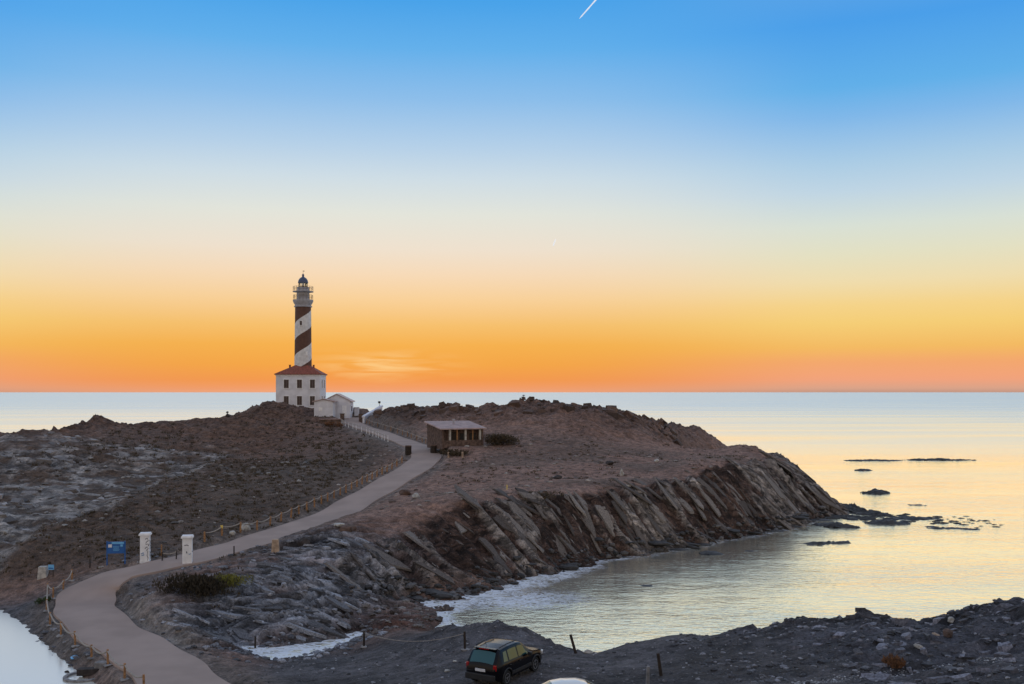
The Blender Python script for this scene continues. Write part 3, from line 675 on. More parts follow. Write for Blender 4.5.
    def slabs(n, xa, xb, ya, yb, mask, Lr, Wr, Tr, c0, c1, az=None, tl=(-.5, .1)):
        k = 0
        for _ in range(n*30):
            if k >= n: break
            x, y = rng.uniform(xa, xb), rng.uniform(ya, yb)
            if float(bil(gx_, gy_, mask, np.array([x]), np.array([y]))[0]) < rng.uniform(.4, .9) or ground(x, y) < .1 or float(bil(gx_, gy_, rd, np.array([x]), np.array([y]))[0]) < HW+1.6: continue
            t = rng.random()**1.4; tone = np.array(c0)*(1-t)+np.array(c1)*t; sc_ = rng.random()**1.8
            slab(x, y, Lr[0]+(Lr[1]-Lr[0])*sc_, Wr[0]+(Wr[1]-Wr[0])*sc_, Tr[0]+(Tr[1]-Tr[0])*sc_, tone, (rng.normal(az, .12) if az is not None else rng.uniform(0, 6.28)), rng.uniform(*tl), rng.uniform(-.1, .03)); k += 1
    slabs(340, -24, 46, 78, 150, m_cliff, (.8, 6.5), (.25, 1.9), (.03, .11), (.055,.042,.036), (.225,.195,.175), math.atan2(-.47, .883), (-.38, .12))
    slabs(240, -24, -6, 64, 90, m_knob, (.5, 3.6), (.2, .9), (.03, .13), (.04,.04,.046), (.33,.34,.38), -.35)
    slabs(520, -60, 40, 150, 215, np.clip(m_ridge-.15, 0, 1), (.6, 2.6), (.5, 1.7), (.15, .7), (.05,.033,.027), (.16,.105,.085), None, (-.4, .4))
    slabs(520, -100, -43, 86, 165, flatv*patch, (.6, 3.2), (.3, 1.3), (.06, .3), (.07,.06,.058), (.34,.32,.32), 2.6)
    slabs(200, 4, 34, 44, 58, np.clip(m_near, 0, 1), (.15, .75), (.1, .45), (.03, .13), (.035,.035,.04), (.24,.24,.28), None, (-.5, .5))
    slabs(260, 11, 24, 35, 50, m_spoil, (.15, 1.0), (.1, .55), (.03, .2), (.03,.03,.036), (.25,.25,.30), None, (-.6, .6))
    # broken rock awash off the point
    for k in range(170):
        t = rng.random(); x = 45+19*t+rng.normal(0, 1.0); y = 139.5-5*t+rng.normal(0, 1.6+2.0*t); s_ = rng.uniform(.15, .8)*(1-.5*t)
        v_ = rock_verts(s_*1.8, s_, s_*.5, int(rng.integers(1e6)), IV1, .25)+np.array([x, y, -.05]); allv.append(v_); allf.append(IF1+n0); n0 += len(v_); allc.append(np.repeat(np.array([[.03,.03,.032,1]]), len(v_), 0))
    v = np.concatenate(allv); f = np.concatenate(allf); c = np.concatenate(allc)
    me = bpy.data.meshes.new('rubble'); me.from_pydata(v.tolist(), [], f.tolist())
    at = me.color_attributes.new('Col', 'FLOAT_COLOR', 'POINT'); at.data.foreach_set('color', c.astype(np.float32).ravel())
    m = bpy.data.materials.new('rubble'); m.use_nodes = True; nt = m.node_tree; b = nt.nodes['Principled BSDF']; b.inputs['Roughness'].default_value = .8
    a = nd(nt, 'ShaderNodeVertexColor', layer_name='Col'); t = nd(nt, 'ShaderNodeTexCoord'); n = nd(nt, 'ShaderNodeTexNoise', i_Scale=9.0, i_Detail=4.0); nt.links.new(t.outputs['Object'], n.inputs[0])
    vm = nd(nt, 'ShaderNodeVectorMath', operation='SCALE'); nt.links.new(a.outputs[0], vm.inputs[0]); nt.links.new(maprange(nt, n.outputs[0], .3, .7, .6, 1.4), vm.inputs['Scale']); nt.links.new(vm.outputs[0], b.inputs['Base Color'])
    me.materials.append(m); o = bpy.data.objects.new('rubble', me); C.objects.link(o); tag(o, kind='stuff')
rubble()

# boulders of the surf at the foot of the cliff
tx = [t[0] for t in toe]; ty = [t[1] for t in toe]
for k in range(44):
    x = random.uniform(tx[0], tx[-1]+3); y = np.interp(x, tx, ty)+random.gauss(-.6, 1.1); s = random.uniform(.35, .95)
    boulder(x, y, (s*random.uniform(1.3, 2.4), s*.8, s*random.uniform(.25, .5)), 'boulder', M['wet_rock'], 'dark wet boulder in the surf line at the foot of the headland cliff', 'boulder', 'boulders in the surf below the cliff', rz=random.uniform(-.9, .1))
# skerries
def skerry(px0, px1, py, hgt, dep, label, seed, group=None, tilt=0, name='sea_rock'):
    d = F*EYE/(py-HZ); x0, x1 = (px0-512)/F*d, (px1-512)/F*d; L = x1-x0
    nx, ny = max(24, min(150, int(L/.16))), max(12, min(60, int(dep/.16)))
    u_, v_ = np.meshgrid(np.linspace(-1, 1, nx), np.linspace(-1, 1, ny)); xx, yy = u_*L/2, v_*dep/2+tilt*u_
    e = 1-(np.abs(u_)**2.2+np.abs(v_)**2)
    z = hgt*(np.clip(e, -1, 1)*.55+.95*(ridged(xx/1.7+seed, yy/1.1+seed, seed, 4)-.46)+.5*fbm(xx/4+seed, yy/3, seed+5, 3))-.06
    z = np.minimum(z, hgt)
    o = grid_mesh(name, xx, yy, z, z > -.25, M['wet_rock']); o.location = ((x0+x1)/2, d, 0)
    return tag(o, label, 'sea rock', group)
skerry(845, 905, 460.5, .42, 7, 'low dark reef breaking the far water right of the headland, its left ragged end', 3)
skerry(898, 976, 460, .62, 6, 'longest low dark reef far out in the sea at right', 5)
skerry(855, 873, 470.5, .45, 3, 'small dark rock just below the left end of the far reef', 7)
skerry(861, 889, 493, .8, 4, 'brownish rock showing alone above the chain of reefs off the point', 9)
skerry(822, 862, 508, 1.0, 7, 'blocky dark rock joined to the very tip of the headland', 11, tilt=-2)
skerry(856, 896, 514.5, .95, 5, 'dark rock ledge running out from the tip of the headland', 13, tilt=-1.5)
skerry(866, 908, 523.5, .75, 3.4, 'flat dark rock with a long tail, near centre of the rocks off the point', 15)
skerry(890, 946, 518.5, .42, 4, 'low wave-washed reef at the outer end of the rocks off the point', 17)
skerry(928, 982, 528.5, .34, 3, 'thin dark line of reef farthest right off the point', 19, tilt=-1)
skerry(846, 858, 519, .4, 1.6, 'tiny dark rock in the gap between headland tip and flat rock', 21)
skerry(815, 861, 526.5, .7, 3, 'long dark rock bar lying parallel to the cliff foot near the point', 23, tilt=-1.3)
skerry(800, 857, 543, .5, 2.6, 'narrow weedy rock bar farthest out from the cliff in the bay', 25, tilt=.8)
skerry(905, 925, 505, .35, 2.5, 'small low rock in open water above the flat tailed rock', 27)
skerry(700, 724, 554, .45, 1.6, 'small brown rock in the bay below the middle of the cliff', 29)
skerry(742, 756, 551, .35, 1.4, 'small dark rock in the bay below the right half of the cliff', 31)
skerry(639, 654, 586, .22, 1.2, 'upper of the two small grey rocks awash in the middle of the bay', 33)
skerry(636, 648, 591.5, .2, .9, 'lower of the two small grey rocks awash in the middle of the bay', 35)
skerry(694, 716, 437.5, 1.6, 12, 'dark rocks awash beyond the far end of the craggy ridge', 37)

for o in [q for q in C.objects if q.name.startswith('sea_rock')]:
    L_ = max(v.co.x for v in o.data.vertices); W_ = max(v.co.y for v in o.data.vertices)
    foam = np.maximum(foam, .44*np.exp(-np.clip(((WX-o.location.x-.6)/(L_*1.15+.6))**2+((WY-o.location.y)/(W_*1.3+1.0))**2, 0, 9)))
foam = np.maximum(foam, .42*np.exp(-(((WX-54)/11)**2+((WY-137)/5)**2)))
sea.data.attributes['foam'].data.foreach_set('value', foam.ravel().astype(np.float32))
def at(px, py): return hit(px, py)
def lone(px, py, s, m, label, name='boulder', cat='boulder', sink=.2):
    x, y, z = hit(px, py); return boulder(x, y+s[1]*.5, s, name, m, label, cat, None, sink=sink)
lone(245, 530.5, (.65,.5,.5), M['pale_stone'], 'pale rounded boulder beside the roadside rope fence above the bend')
lone(232, 535, (.4,.35,.3), M['pale_stone'], 'small pale stone left of the larger pale boulder by the rope fence')
lone(303, 547, (.75,.6,.55), M['dark_stone'], 'dark square boulder right of the tan stone block')
lone(348, 531, (1.0,.7,.6), M['stone'], 'brown knobbly outcrop at the upper left end of the cliff')
lone(338, 528, (.75,.4,.22), M['pale_stone'], 'flat white slab of stone lying on the road verge')
lone(949, 637, (.30,.27,.24), M['stone'], 'brown rounded boulder half sunk in the gravel slope at lower right')
lone(404, 495, (.9,.7,.5), M['stone'], 'brown boulder right of the road below its bend')
lone(416, 498, (.6,.5,.4), M['pale_stone'], 'pale grey boulder right of the brown one below the road bend')
lone(622, 476, (.35,.3,.75), M['pale_stone'], 'upright white stone standing alone on the headland plateau')
lone(628, 487, (.4,.3,.22), M['pale_stone'], 'small pale stone lying below the upright white stone')
lone(557, 479, (.8,.6,.4), M['dark_stone'], 'dark low boulder in the middle of the headland plateau')
lone(610, 465, (.9,.6,.4), M['dark_stone'], 'dark low boulder under the right half of the craggy ridge')
lone(657, 462, (.5,.4,.3), M['pale_stone'], 'pale stone farthest right on the open plateau')
lone(952, 622.5, (.22,.18,.16), M['pale_stone'], 'bluish white rock at the foot of the crag on the lower right skyline')
lone(919, 650, (.22,.19,.14), M['pale_stone'], 'pale broken rock in the dark hollow of the lower right slope')
lone(936, 635, (.24,.16,.09), M['tan_stone'], 'flat tan rock above the dark hollow of the lower right slope')
lone(447, 672, (.16,.13,.09), M['pale_stone'], 'small white stone on the gravel left of the black car')
lone(455, 662, (.13,.11,.08), M['pale_stone'], 'white stone nearest the tail of the black car')
lone(588, 653.5, (.3,.2,.16), M['pale_stone'], 'pale stone at the foot of the leaning black post')
x, y, z = hit(523, 401.5); mb = MB()
for k, (s, h) in enumerate(((.7, .3), (.45, .25), (.28, .22))): mb.add((rock_verts(s, s*.8, h*.65, 70+k, IV2)+np.array([.06*k, 0, .15+k*.33])).tolist(), IF2.tolist())
o = mb.build('stone_cairn', M['stone']); o.location = (x, y+.5, ground(x, y+.5)); tag(o, 'small cairn of piled stones on the top of the craggy ridge', 'cairn')
x, y, z = hit(226, 418); mb = MB()
mb.add((rock_verts(.45, .45, .6, 81, IV2)+np.array([0, 0, .4])).tolist(), IF2.tolist()); mb.add((rock_verts(.3, .3, .22, 82, IV2)+np.array([0, 0, 1.05])).tolist(), IF2.tolist())
o = mb.build('standing_stone', M['dark_stone']); o.location = (x, y+1, ground(x, y+1)-.1); tag(o, 'dark upright stone on the left skyline below the lighthouse mound', 'stone')

# ------------------------------------------------------------------ lighthouse
def stripes():
    m = bpy.data.materials.new('spiral_stripes'); m.use_nodes = True; nt = m.node_tree; b = nt.nodes['Principled BSDF']; b.inputs['Roughness'].default_value = .75
    t = nd(nt, 'ShaderNodeTexCoord'); s = nd(nt, 'ShaderNodeSeparateXYZ'); nt.links.new(t.outputs['Object'], s.inputs[0])
    th = math_(nt, 'DIVIDE', math_(nt, 'ARCTAN2', s.outputs[1], s.outputs[0]), 2*math.pi)
    n = nd(nt, 'ShaderNodeTexNoise', i_Scale=1.5, i_Detail=5.0); nt.links.new(t.outputs['Object'], n.inputs[0])
    zz = math_(nt, 'SUBTRACT', math_(nt, 'DIVIDE', math_(nt, 'SUBTRACT', s.outputs[2], 18.6), 7.2), th)
    fr = math_(nt, 'FRACT', zz)
    c = mixc(nt, math_(nt, 'LESS_THAN', fr, .5), (.11,.052,.037), (.66,.66,.68))
    vm = nd(nt, 'ShaderNodeVectorMath', operation='SCALE'); nt.links.new(c, vm.inputs[0]); nt.links.new(maprange(nt, n.outputs[0], .3, .7, .85, 1.1), vm.inputs['Scale']); nt.links.new(vm.outputs[0], b.inputs['Base Color'])
    return m
LB = 13.6
lh = empty('lighthouse', (-46.4, 221, LB), R(2), 'tall lighthouse with spiral dark and white bands rising from a white two-storey house', 'lighthouse')
hx = -.38; hw, hd, he = 4.78, 4.2, 7.7
mb = MB().box((hx, 0, he/2-.4), (2*hw, 2*hd, he+.8)); house = mb.build('house_wall', M['white'], lh)
MB().box((hx, 0, he-.12), (2*hw+.24, 2*hd+.24, .26)).build('cornice', M['old_white'], house); MB().box((hx, 0, .25), (2*hw+.12, 2*hd+.12, .7)).build('plinth', M['old_white'], house)
ov = .34; mb = MB(); t_ = 1.5
mb.add([(x_+(hx if abs(x_) > 2 else 0), y_, z_) for x_, y_, z_ in [(-hw-ov,-hd-ov,he), (hw+ov,-hd-ov,he), (hw+ov,hd+ov,he), (-hw-ov,hd+ov,he), (-t_,-t_,he+2.1), (t_,-t_,he+2.1), (t_,t_,he+2.1), (-t_,t_,he+2.1), (-hw-ov,-hd-ov,he+.14), (hw+ov,-hd-ov,he+.14), (hw+ov,hd+ov,he+.14), (-hw-ov,hd+ov,he+.14)]],
       [(0,1,9,8),(1,2,10,9),(2,3,11,10),(3,0,8,11),(8,9,5,4),(9,10,6,5),(10,11,7,6),(11,8,4,7),(3,2,1,0),(4,5,6,7)])
mb.build('roof', M['roof_red'], lh)
for sgn in (-1, 1): MB().box((sgn*2.6, -1.6, he+1.55), (.35, .35, 1.1)).box((sgn*2.6, -1.6, he+2.15), (.45, .45, .1)).build('chimney', M['roof_red'], lh.children[-1])
def win(x, z, h, side=False, w=1.08):
    f = MB()
    if not side:
        for dx in (-w/2-.05, w/2+.05): f.box((x+dx, -hd-.02, z+h/2), (.12, .12, h+.2))
        f.box((x, -hd-.03, z+h+.06), (w+.3, .14, .12)).box((x, -hd-.05, z-.06), (w+.4, .2, .12))
        o = f.build('window', M['old_white'], lh)
        s = MB().box((x-w/4, -hd-.012, z+h/2), (w/2-.02, .05, h)).box((x+w/4, -hd-.012, z+h/2), (w/2-.02, .05, h))
        for k in range(9):
            for q in (-1, 1): s.box((x+q*w/4, -hd-.04, z+.12+k*(h-.24)/8), (w/2-.14, .03, .09))
        s.build('shutter', M['shutter'], o)
    else:
        for dy in (-w/2-.05, w/2+.05): f.box((hx+hw+.02, x+dy, z+h/2), (.12, .12, h+.2))
        f.box((hx+hw+.05, x, z-.06), (.2, w+.4, .12)).box((hx+hw+.03, x, z+h+.06), (.14, w+.3, .12))
        o = f.build('window', M['old_white'], lh)
        MB().box((hx+hw+.012, x, z+h/2), (.05, w-.02, h)).build('shutter', M['shutter'], o)
for x in (-2.9, -.05, 2.75):
    win(x, 4.75, 1.85); win(x, 1.05, 1.95)
for y_ in (-1.6, 1.6): win(y_, 4.75, 1.85, True); win(y_, 1.05, 1.95, True)
prof = [(2.02, 7.2)]+[(1.92-.17*k/30, 7.2+(22.7-7.2)*k/30) for k in range(31)]
tw = MB().lathe(prof, 56).build('tower', stripes(), lh, True)
mbw = MB().box((-.15, -1.79, 19.1), (.62, .3, 1.15)); wf = mbw.build('window', M['old_white'], lh)
MB().box((-.15, -1.93, 19.1), (.46, .06, .95)).build('shutter', M['shutter'], wf)
wf = MB().box((1.1, -1.52, 12.4), (.5, .4, .95)).build('window', M['old_white'], lh)
MB().lathe([(1.76,22.7),(1.98,22.75),(1.98,22.95),(1.80,23.05),(1.80,23.25),(1.95,23.45),(2.18,23.9),(2.24,24.1),(2.24,24.35),(.1,24.36)], 56).build('corbel', M['grey'], lh, True)
MB().lathe([(1.42,24.36),(1.40,26.2),(1.34,26.25),(1.30,27.15),(1.15,27.16),(.1,27.17)], 48).build('upper_drum', M['grey'], lh, True)
MB().lathe([(1.42,25.98),(2.28,26.10),(2.28,26.24),(1.4,26.26)], 48).build('gallery_floor', M['grey'], lh, True)
def railing(z, r, h):
    mb = MB(); n = 18
    for k in range(n):
        a = 2*math.pi*k/n; mb.tube((r*math.cos(a), r*math.sin(a), z), (r*math.cos(a), r*math.sin(a), z+h), .035, n=5)
    for q in (.45, .75, 1):
        mb.path([(r*math.cos(2*math.pi*k/36), r*math.sin(2*math.pi*k/36), z+h*q) for k in range(37)], .03, 4)
    return mb.build('railing', M['rail'], lh)
railing(24.36, 2.15, 1.05); railing(26.24, 2.2, 1.05)
MB().lathe([(.98,27.17),(.98,28.1)], 10).build('lantern_glazing', M['pane'], lh)
fr = MB()
for k in range(10):
    a = 2*math.pi*k/10; fr.tube((.99*math.cos(a), .99*math.sin(a), 27.17), (.99*math.cos(a), .99*math.sin(a), 28.1), .03, n=4)
fr.lathe([(.94,27.15),(1.06,27.15),(1.06,27.28),(.94,27.28)], 24).build('lantern_frame', M['dark'], lh)
MB().lathe([(.12,27.17),(.12,27.35),(.26,27.42),(.30,27.65),(.26,27.88),(.1,27.95)], 16).build('lens', M['silver'], lh, True)
MB().lathe([(1.02,28.08),(1.14,28.1),(1.12,28.3),(1.0,28.75),(.78,29.1),(.5,29.32),(.3,29.42),(.24,29.5),(.24,29.85),(.30,29.9),(.16,30.05),(.05,30.2)], 32).build('dome', M['dome'], lh, True)
MB().tube((0,0,30.1), (0,0,31.0), .035, .02, 6).box((.12,0,30.75), (.4,.03,.14)).build('weather_vane', M['rail'], lh)

# annex in front of the lighthouse
def gable_house(name, c, wd, dp, ez, pz, base, label, open_door=False):
    o = empty(name, (c[0], c[1], base), R(3), label, 'building'); e, p = ez-base, pz-base
    MB().prism([(-wd/2,-.6),(wd/2,-.6),(wd/2,e),(0,p),(-wd/2,e)], 0, dp).build('wall', M['white'], o)
    ovh, th = .38, .16; sl = (p-e)/(wd/2)
    mb = MB()
    for s in (-1, 1):
        mb.prism([(0, p+.02), (s*(wd/2+ovh), e-sl*ovh+.02), (s*(wd/2+ovh), e-sl*ovh+.02+th), (0, p+.02+th)], -.25, dp+.2)
    mb.build('roof', M['roof_pale'], o)
    return o
q = P(336.5, 415, 205); a1 = gable_house('outbuilding', (q[0], q[1]), 5.6, 6, 15.6, 17.0, 12.55, 'taller white gabled outbuilding right of the lighthouse house, behind the smaller one')
MB().box((1.6, -.04, 1.1), (.9, .08, 2.1)).build('door', M['old_white'], a1)
MB().box((2.84, 2.6, 1.5), (.06, 1.0, 1.0)).build('window', M['shutter'], a1)
q = P(323.6, 416, 200.5); a2 = gable_house('outbuilding', (q[0], q[1]), 3.8, 4.0, 15.55, 16.0, 12.5, 'smaller white low-gabled outbuilding standing against the lighthouse mound')
MB().box((-.6, -.03, 1.55), (.7, .06, .7)).build('window', M['old_white'], a2)
def wall_run(name, pts, h, th, m, label, cap=None):
    x0, y0 = pts[0][:2]; base = min(ground(p[0], p[1]) for p in pts)
    o = empty(name, (x0, y0, base), 0, label, 'wall'); b = MB(); cp = MB()
    for a, c in zip(pts[:-1], pts[1:]):
        L = math.hypot(c[0]-a[0], c[1]-a[1]); rz = math.atan2(c[1]-a[1], c[0]-a[0]); mx, my = (a[0]+c[0])/2-x0, (a[1]+c[1])/2-y0
        b.box((mx, my, h/2-.3), (L, th, h+.6), rz); cp.box((mx, my, h+.06), (L+.1, th+.12, .12), rz)
    b.build('masonry', m, o); cp.build('coping', cap or m, o); return o
a_, b_ = P(319.5,420.5,196), P(341,420.5,197)
wall_run('retaining_wall', [a_, b_], .85, .5, M['stone'], 'low dark stone wall in front of the white outbuildings', M['roof_pale'])
a_, b_ = P(350,411,211), P(380,411,214); a_ = (a_[0], a_[1], 0)
wall_run('terrace_wall', [a_, b_], 1.5, .5, M['roof_pale'], 'pinkish terrace parapet right of the outbuildings against the sea', M['grey'])
mb = MB().box((0, 0, .9), (.9, .7, 1.8)).box((0, 0, 1.86), (1.05, .85, .12)); o = mb.build('vent_stack', M['white'])
q = P(356.8, 411, 209.5); o.location = (q[0], q[1], ground(q[0], q[1])-.3); tag(o, 'small white block standing in front of the terrace parapet', 'vent')
for px, lb in ((342.3, 'squat stone gate post left of the lighthouse entrance'), (361, 'squat stone gate post right of the lighthouse entrance, by the white ramp wall')):
    q = P(px, 420, 201); o = MB().box((0, 0, .6), (.75, .75, 1.9)).box((0, 0, 1.62), (.9, .9, .16)).build('gate_post', M['stone'], None, False, .02)
    o.location = (q[0], q[1], ground(q[0], q[1])); tag(o, lb, 'gate post')
# white sloping ramp wall
a_ = np.array(P(363.5, 417.5, 199)); b_ = np.array(P(381.5, 406.8, 209)); dv = b_-a_; L = np.linalg.norm(dv[:2]); rz_ = math.atan2(dv[1], dv[0])
rw = empty('ramp_wall', (a_[0], a_[1], a_[2]), rz_, 'bright white sloping wall climbing beside the lighthouse entrance', 'wall')
MB().prism([(0,-2.5),(L,dv[2]-3.5),(L,dv[2]),(0,0)], -.2, .2).build('masonry', M['white'], rw)
MB().prism([(-.1,.003),(L+.1,dv[2]+.003),(L+.1,dv[2]+.30),(-.1,.30)], -.32, .32).build('coping', M['white'], rw)
q = P(379.3, 407, 212); lp = empty('lamp_post', (q[0], q[1], ground(q[0], q[1])), 0, 'short lamp post at the top of the white ramp wall', 'lamp post')
zt = P(379.3, 403.2, 212)[2]-lp.location[2]
MB().tube((0,0,-.2), (0,0,zt), .07, .05).build('pole', M['dark'], lp); MB().box((0,0,zt+.2), (.5,.3,.45)).build('lamp_head', M['dark'], lp, False, .03)

# ------------------------------------------------------------------ cabin
cz = ground(cab[0]+1.6, cab[1]+3)
cb_ = empty('cabin', (cab[0], cab[1], cz), R(28), 'brown stone cabin with pale sloping roof and white porch pillars on the headland', 'cabin')
L_, D_ = 6.6, 5.4; hf, hb = 2.45, 3.25
def zr(y): return hf+(hb-hf)*y/D_
MB().add([(.0,y,-.4) for y in (0, D_)]+[(0,D_,zr(D_)),(0,0,zr(0)),(.3,0,-.4),(.3,D_,-.4),(.3,D_,zr(D_)),(.3,0,zr(0))], [(0,1,2,3),(4,7,6,5),(0,3,7,4),(1,5,6,2),(3,2,6,7),(0,4,5,1)]).build('side_wall', M['stone'], cb_)
MB().add([(L_-.3,y,-.4) for y in (0, D_)]+[(L_-.3,D_,zr(D_)),(L_-.3,0,zr(0)),(L_,0,-.4),(L_,D_,-.4),(L_,D_,zr(D_)),(L_,0,zr(0))], [(0,1,2,3),(4,7,6,5),(0,3,7,4),(1,5,6,2),(3,2,6,7),(0,4,5,1)]).build('side_wall', M['stone'], cb_)
MB().box((L_/2, D_-.15, hb/2-.25), (L_-.604, .3, hb+.3)).build('back_wall', M['stone'], cb_)
MB().box((L_/2, .9, 1.1), (L_-.604, .25, 2.8)).build('front_wall', M['stone'], cb_)
d_ = MB().box((2.2, .73, 1.0), (.95, .1, 2.05)).build('door', M['dark_wood'], cb_)
for x in (3.6, 5.2):
    wv_ = MB().box((x, .75, 1.35), (.95, .08, .95)).build('window', M['dark_wood'], cb_); MB().box((x, .70, 1.35), (.78, .04, .78)).build('pane', M['dark'], wv_)
MB().box((L_/2, .05, .3), (L_-.604, .22, 1.1)).build('porch_wall', M['stone'], cb_)
for x in (1.25, 3.7, 6.05): MB().box((x, .06, 1.62), (.28, .26, 1.55)).build('pillar', M['pale_stone'], cb_, False, .015)
for x in (2.4, 4.9): MB().box((x, .08, 1.62), (.13, .13, 1.55)).build('wooden_post', M['wood'], cb_)
mb = MB(); o_ = .35; ang = math.atan2(hb-hf, D_)
mb.add([(x, y, zr(y)+dz) for dz in (.012, .16) for y in (-o_, D_+o_) for x in (-o_, L_+o_)], [(0,2,3,1),(4,5,7,6),(0,1,5,4),(1,3,7,5),(3,2,6,7),(2,0,4,6)])
rf = mb.build('roof', M['roof_pale'], cb_)
mb = MB()
for k in range(23): mb.box((-o_+.17+k*.31, D_/2, zr(D_/2)+.17), (.12, (D_+2*o_)*1.005, .045), m=Matrix.Rotation(ang, 3, 'X'))
mb.build('roof_tiles', M['roof_pale'], rf)
MB().tube((3.6, 3.9, zr(3.9)), (3.6, 3.9, zr(3.9)+.7), .14, n=8).box((3.6,3.9,zr(3.9)+.74), (.4,.4,.08)).build('chimney', M['grey'], rf)

# ------------------------------------------------------------------ litter bins, pillars, signs, blocks
for px, py, lb in ((408.3, 454.5, 'slatted wooden litter bin on the left side of the upper road bend'), (433.5, 454, 'slatted wooden litter bin on the right side of the upper road bend, before the cabin')):
    x, y, z = hit(px, py); o = empty('litter_bin', (x, y, z-.05), R(10), lb, 'litter bin', 'bins at the road bend')
    mb = MB()
    for k in range(14):
        a = 2*math.pi*k/14; mb.box((.42*math.cos(a), .42*math.sin(a), .6), (.06, .16, 1.2), a)
    mb.build('slats', M['dark_wood'], o); MB().lathe([(.36,.05),(.36,1.18),(.33,1.18),(.33,.1)], 14).build('liner', M['dark'], o)
    MB().lathe([(.34,1.24),(.47,1.22),(.47,1.34),(.34,1.34),(.34,1.24)], 16).build('rim', M['stone'], o)
def pillar(px, py, lb, marks):
    x, y, z = hit(px, py); o = empty('gate_pillar', (x, y, z-.05), R(12), lb, 'pillar', 'white pillars flanking the road')
    sh = MB().box((0,0,1.15), (.76,.76,2.3)).box((0,0,.06), (.82,.82,.24)).build('shaft', M['old_white'], o, False, .02)
    MB().box((0,0,2.37), (.96,.96,.14)).box((0,0,2.47), (.86,.86,.10)).build('cap', M['old_white'], o, False, .02)
    for face, pts, r, mm in marks:
        pp = [((u_, -.386, v_) if face == 'f' else (.386, u_, v_)) for u_, v_ in pts]
        MB().path(pp, r, 4).build('graffiti', M[mm], sh)
pillar(145.3, 561.5, 'white road pillar with dark scribbled graffiti, beside the blue information board',
       [('f', [(.05,2.0),(.22,2.1),(.30,1.85),(.12,1.75),(.10,1.55),(.30,1.6),(.33,1.4)], .03, 'ink'), ('f', [(.02,1.2),(.2,1.35),(.3,1.2),(.15,1.05),(.28,.95)], .03, 'ink'),
        ('f', [(.25,.9),(.2,.6),(.28,.4),(.22,.15)], .025, 'ink'), ('f', [(-.28,.75),(-.1,.85),(-.05,.65),(-.25,.62)], .035, 'ink_blue'), ('r', [(-.25,1.9),(0,1.7),(-.2,1.5),(.1,1.4),(-.1,1.1)], .03, 'ink'), ('r', [(-.2,.9),(.1,.8),(-.1,.5)], .03, 'ink')])
pillar(187.5, 564.5, 'cleaner white road pillar with only a few smudges, right of its scribbled twin',
       [('f', [(-.22,1.72),(0,1.75),(.12,1.68)], .028, 'ink'), ('f', [(-.05,1.2),(.0,1.05)], .035, 'ink'), ('f', [(.12,1.0),(.25,.95),(.28,1.05)], .025, 'ink_blue'), ('r', [(-.2,1.2),(.1,1.1)], .03, 'ink')])
# blue information board
x, y, z = hit(116, 564); ib = empty('information_board', (x, y, z-.05), R(6), 'blue information board on two legs beside the road bend', 'sign')
for s in (-1, 1): MB().tube((s*.74,0,-.2), (s*.74,0,2.0), .055, n=8).build('leg', M['blue'], ib)
pn = MB().box((0,-.02,1.45), (1.40,.08,1.0)).build('panel', M['blue'], ib, False, .01)
MB().box((.16,-.067,1.84), (1.0,.014,.17)).build('header_strip', M['light_blue'], pn)
MB().box((-.47,-.067,1.60), (.3,.014,.26)).build('notice', M['plate'], pn); MB().box((.48,-.067,1.62), (.2,.014,.18)).build('notice', M['light_blue'], pn)
mb = MB()
for k in range(5): mb.box((.03, -.066, 1.56-k*.09), (.55-.05*(k % 3), .012, .035))
mb.build('text_lines', M['light_blue'], pn)
x, y, z = hit(52, 577); sg = empty('small_sign', (x, y, z-.05), R(-6), 'small bright blue sign plate on a thin post by the stone block', 'sign')
MB().tube((.1,0,-.2), (.1,0,.95), .04, n=6).build('post', M['dark_wood'], sg); MB().box((-.05,-.05,.88), (.5,.04,.42)).build('plate', M['light_blue'], sg); 
MB().box((-.05,-.075,.80), (.42,.012,.10)).build('stripe', M['blue'], sg)
def block(px, py, w0, w1, h, m, lb, name='stone_block'):
    x, y, z = hit(px, py); a, b = w0/2, w1/2
    mb = MB().add([(-a,-a,-.15),(a,-a,-.15),(a,a,-.15),(-a,a,-.15),(-b,-b,h),(b,-b,h),(b,b,h),(-b,b,h)], [(3,2,1,0),(4,5,6,7),(0,1,5,4),(1,2,6,5),(2,3,7,6),(3,0,4,7)])
    o = mb.build(name, m, None, False, .03); o.location = (x, y+a, z); o.rotation_euler = (0, 0, R(8)); tag(o, lb, 'stone block')
block(41, 579, .78, .62, 1.0, M['pale_stone'], 'pale tapered stone block beside the small blue sign')
block(274.5, 553, .68, .52, 1.12, M['tan_stone'], 'tan tapered stone block on the verge right of the road')

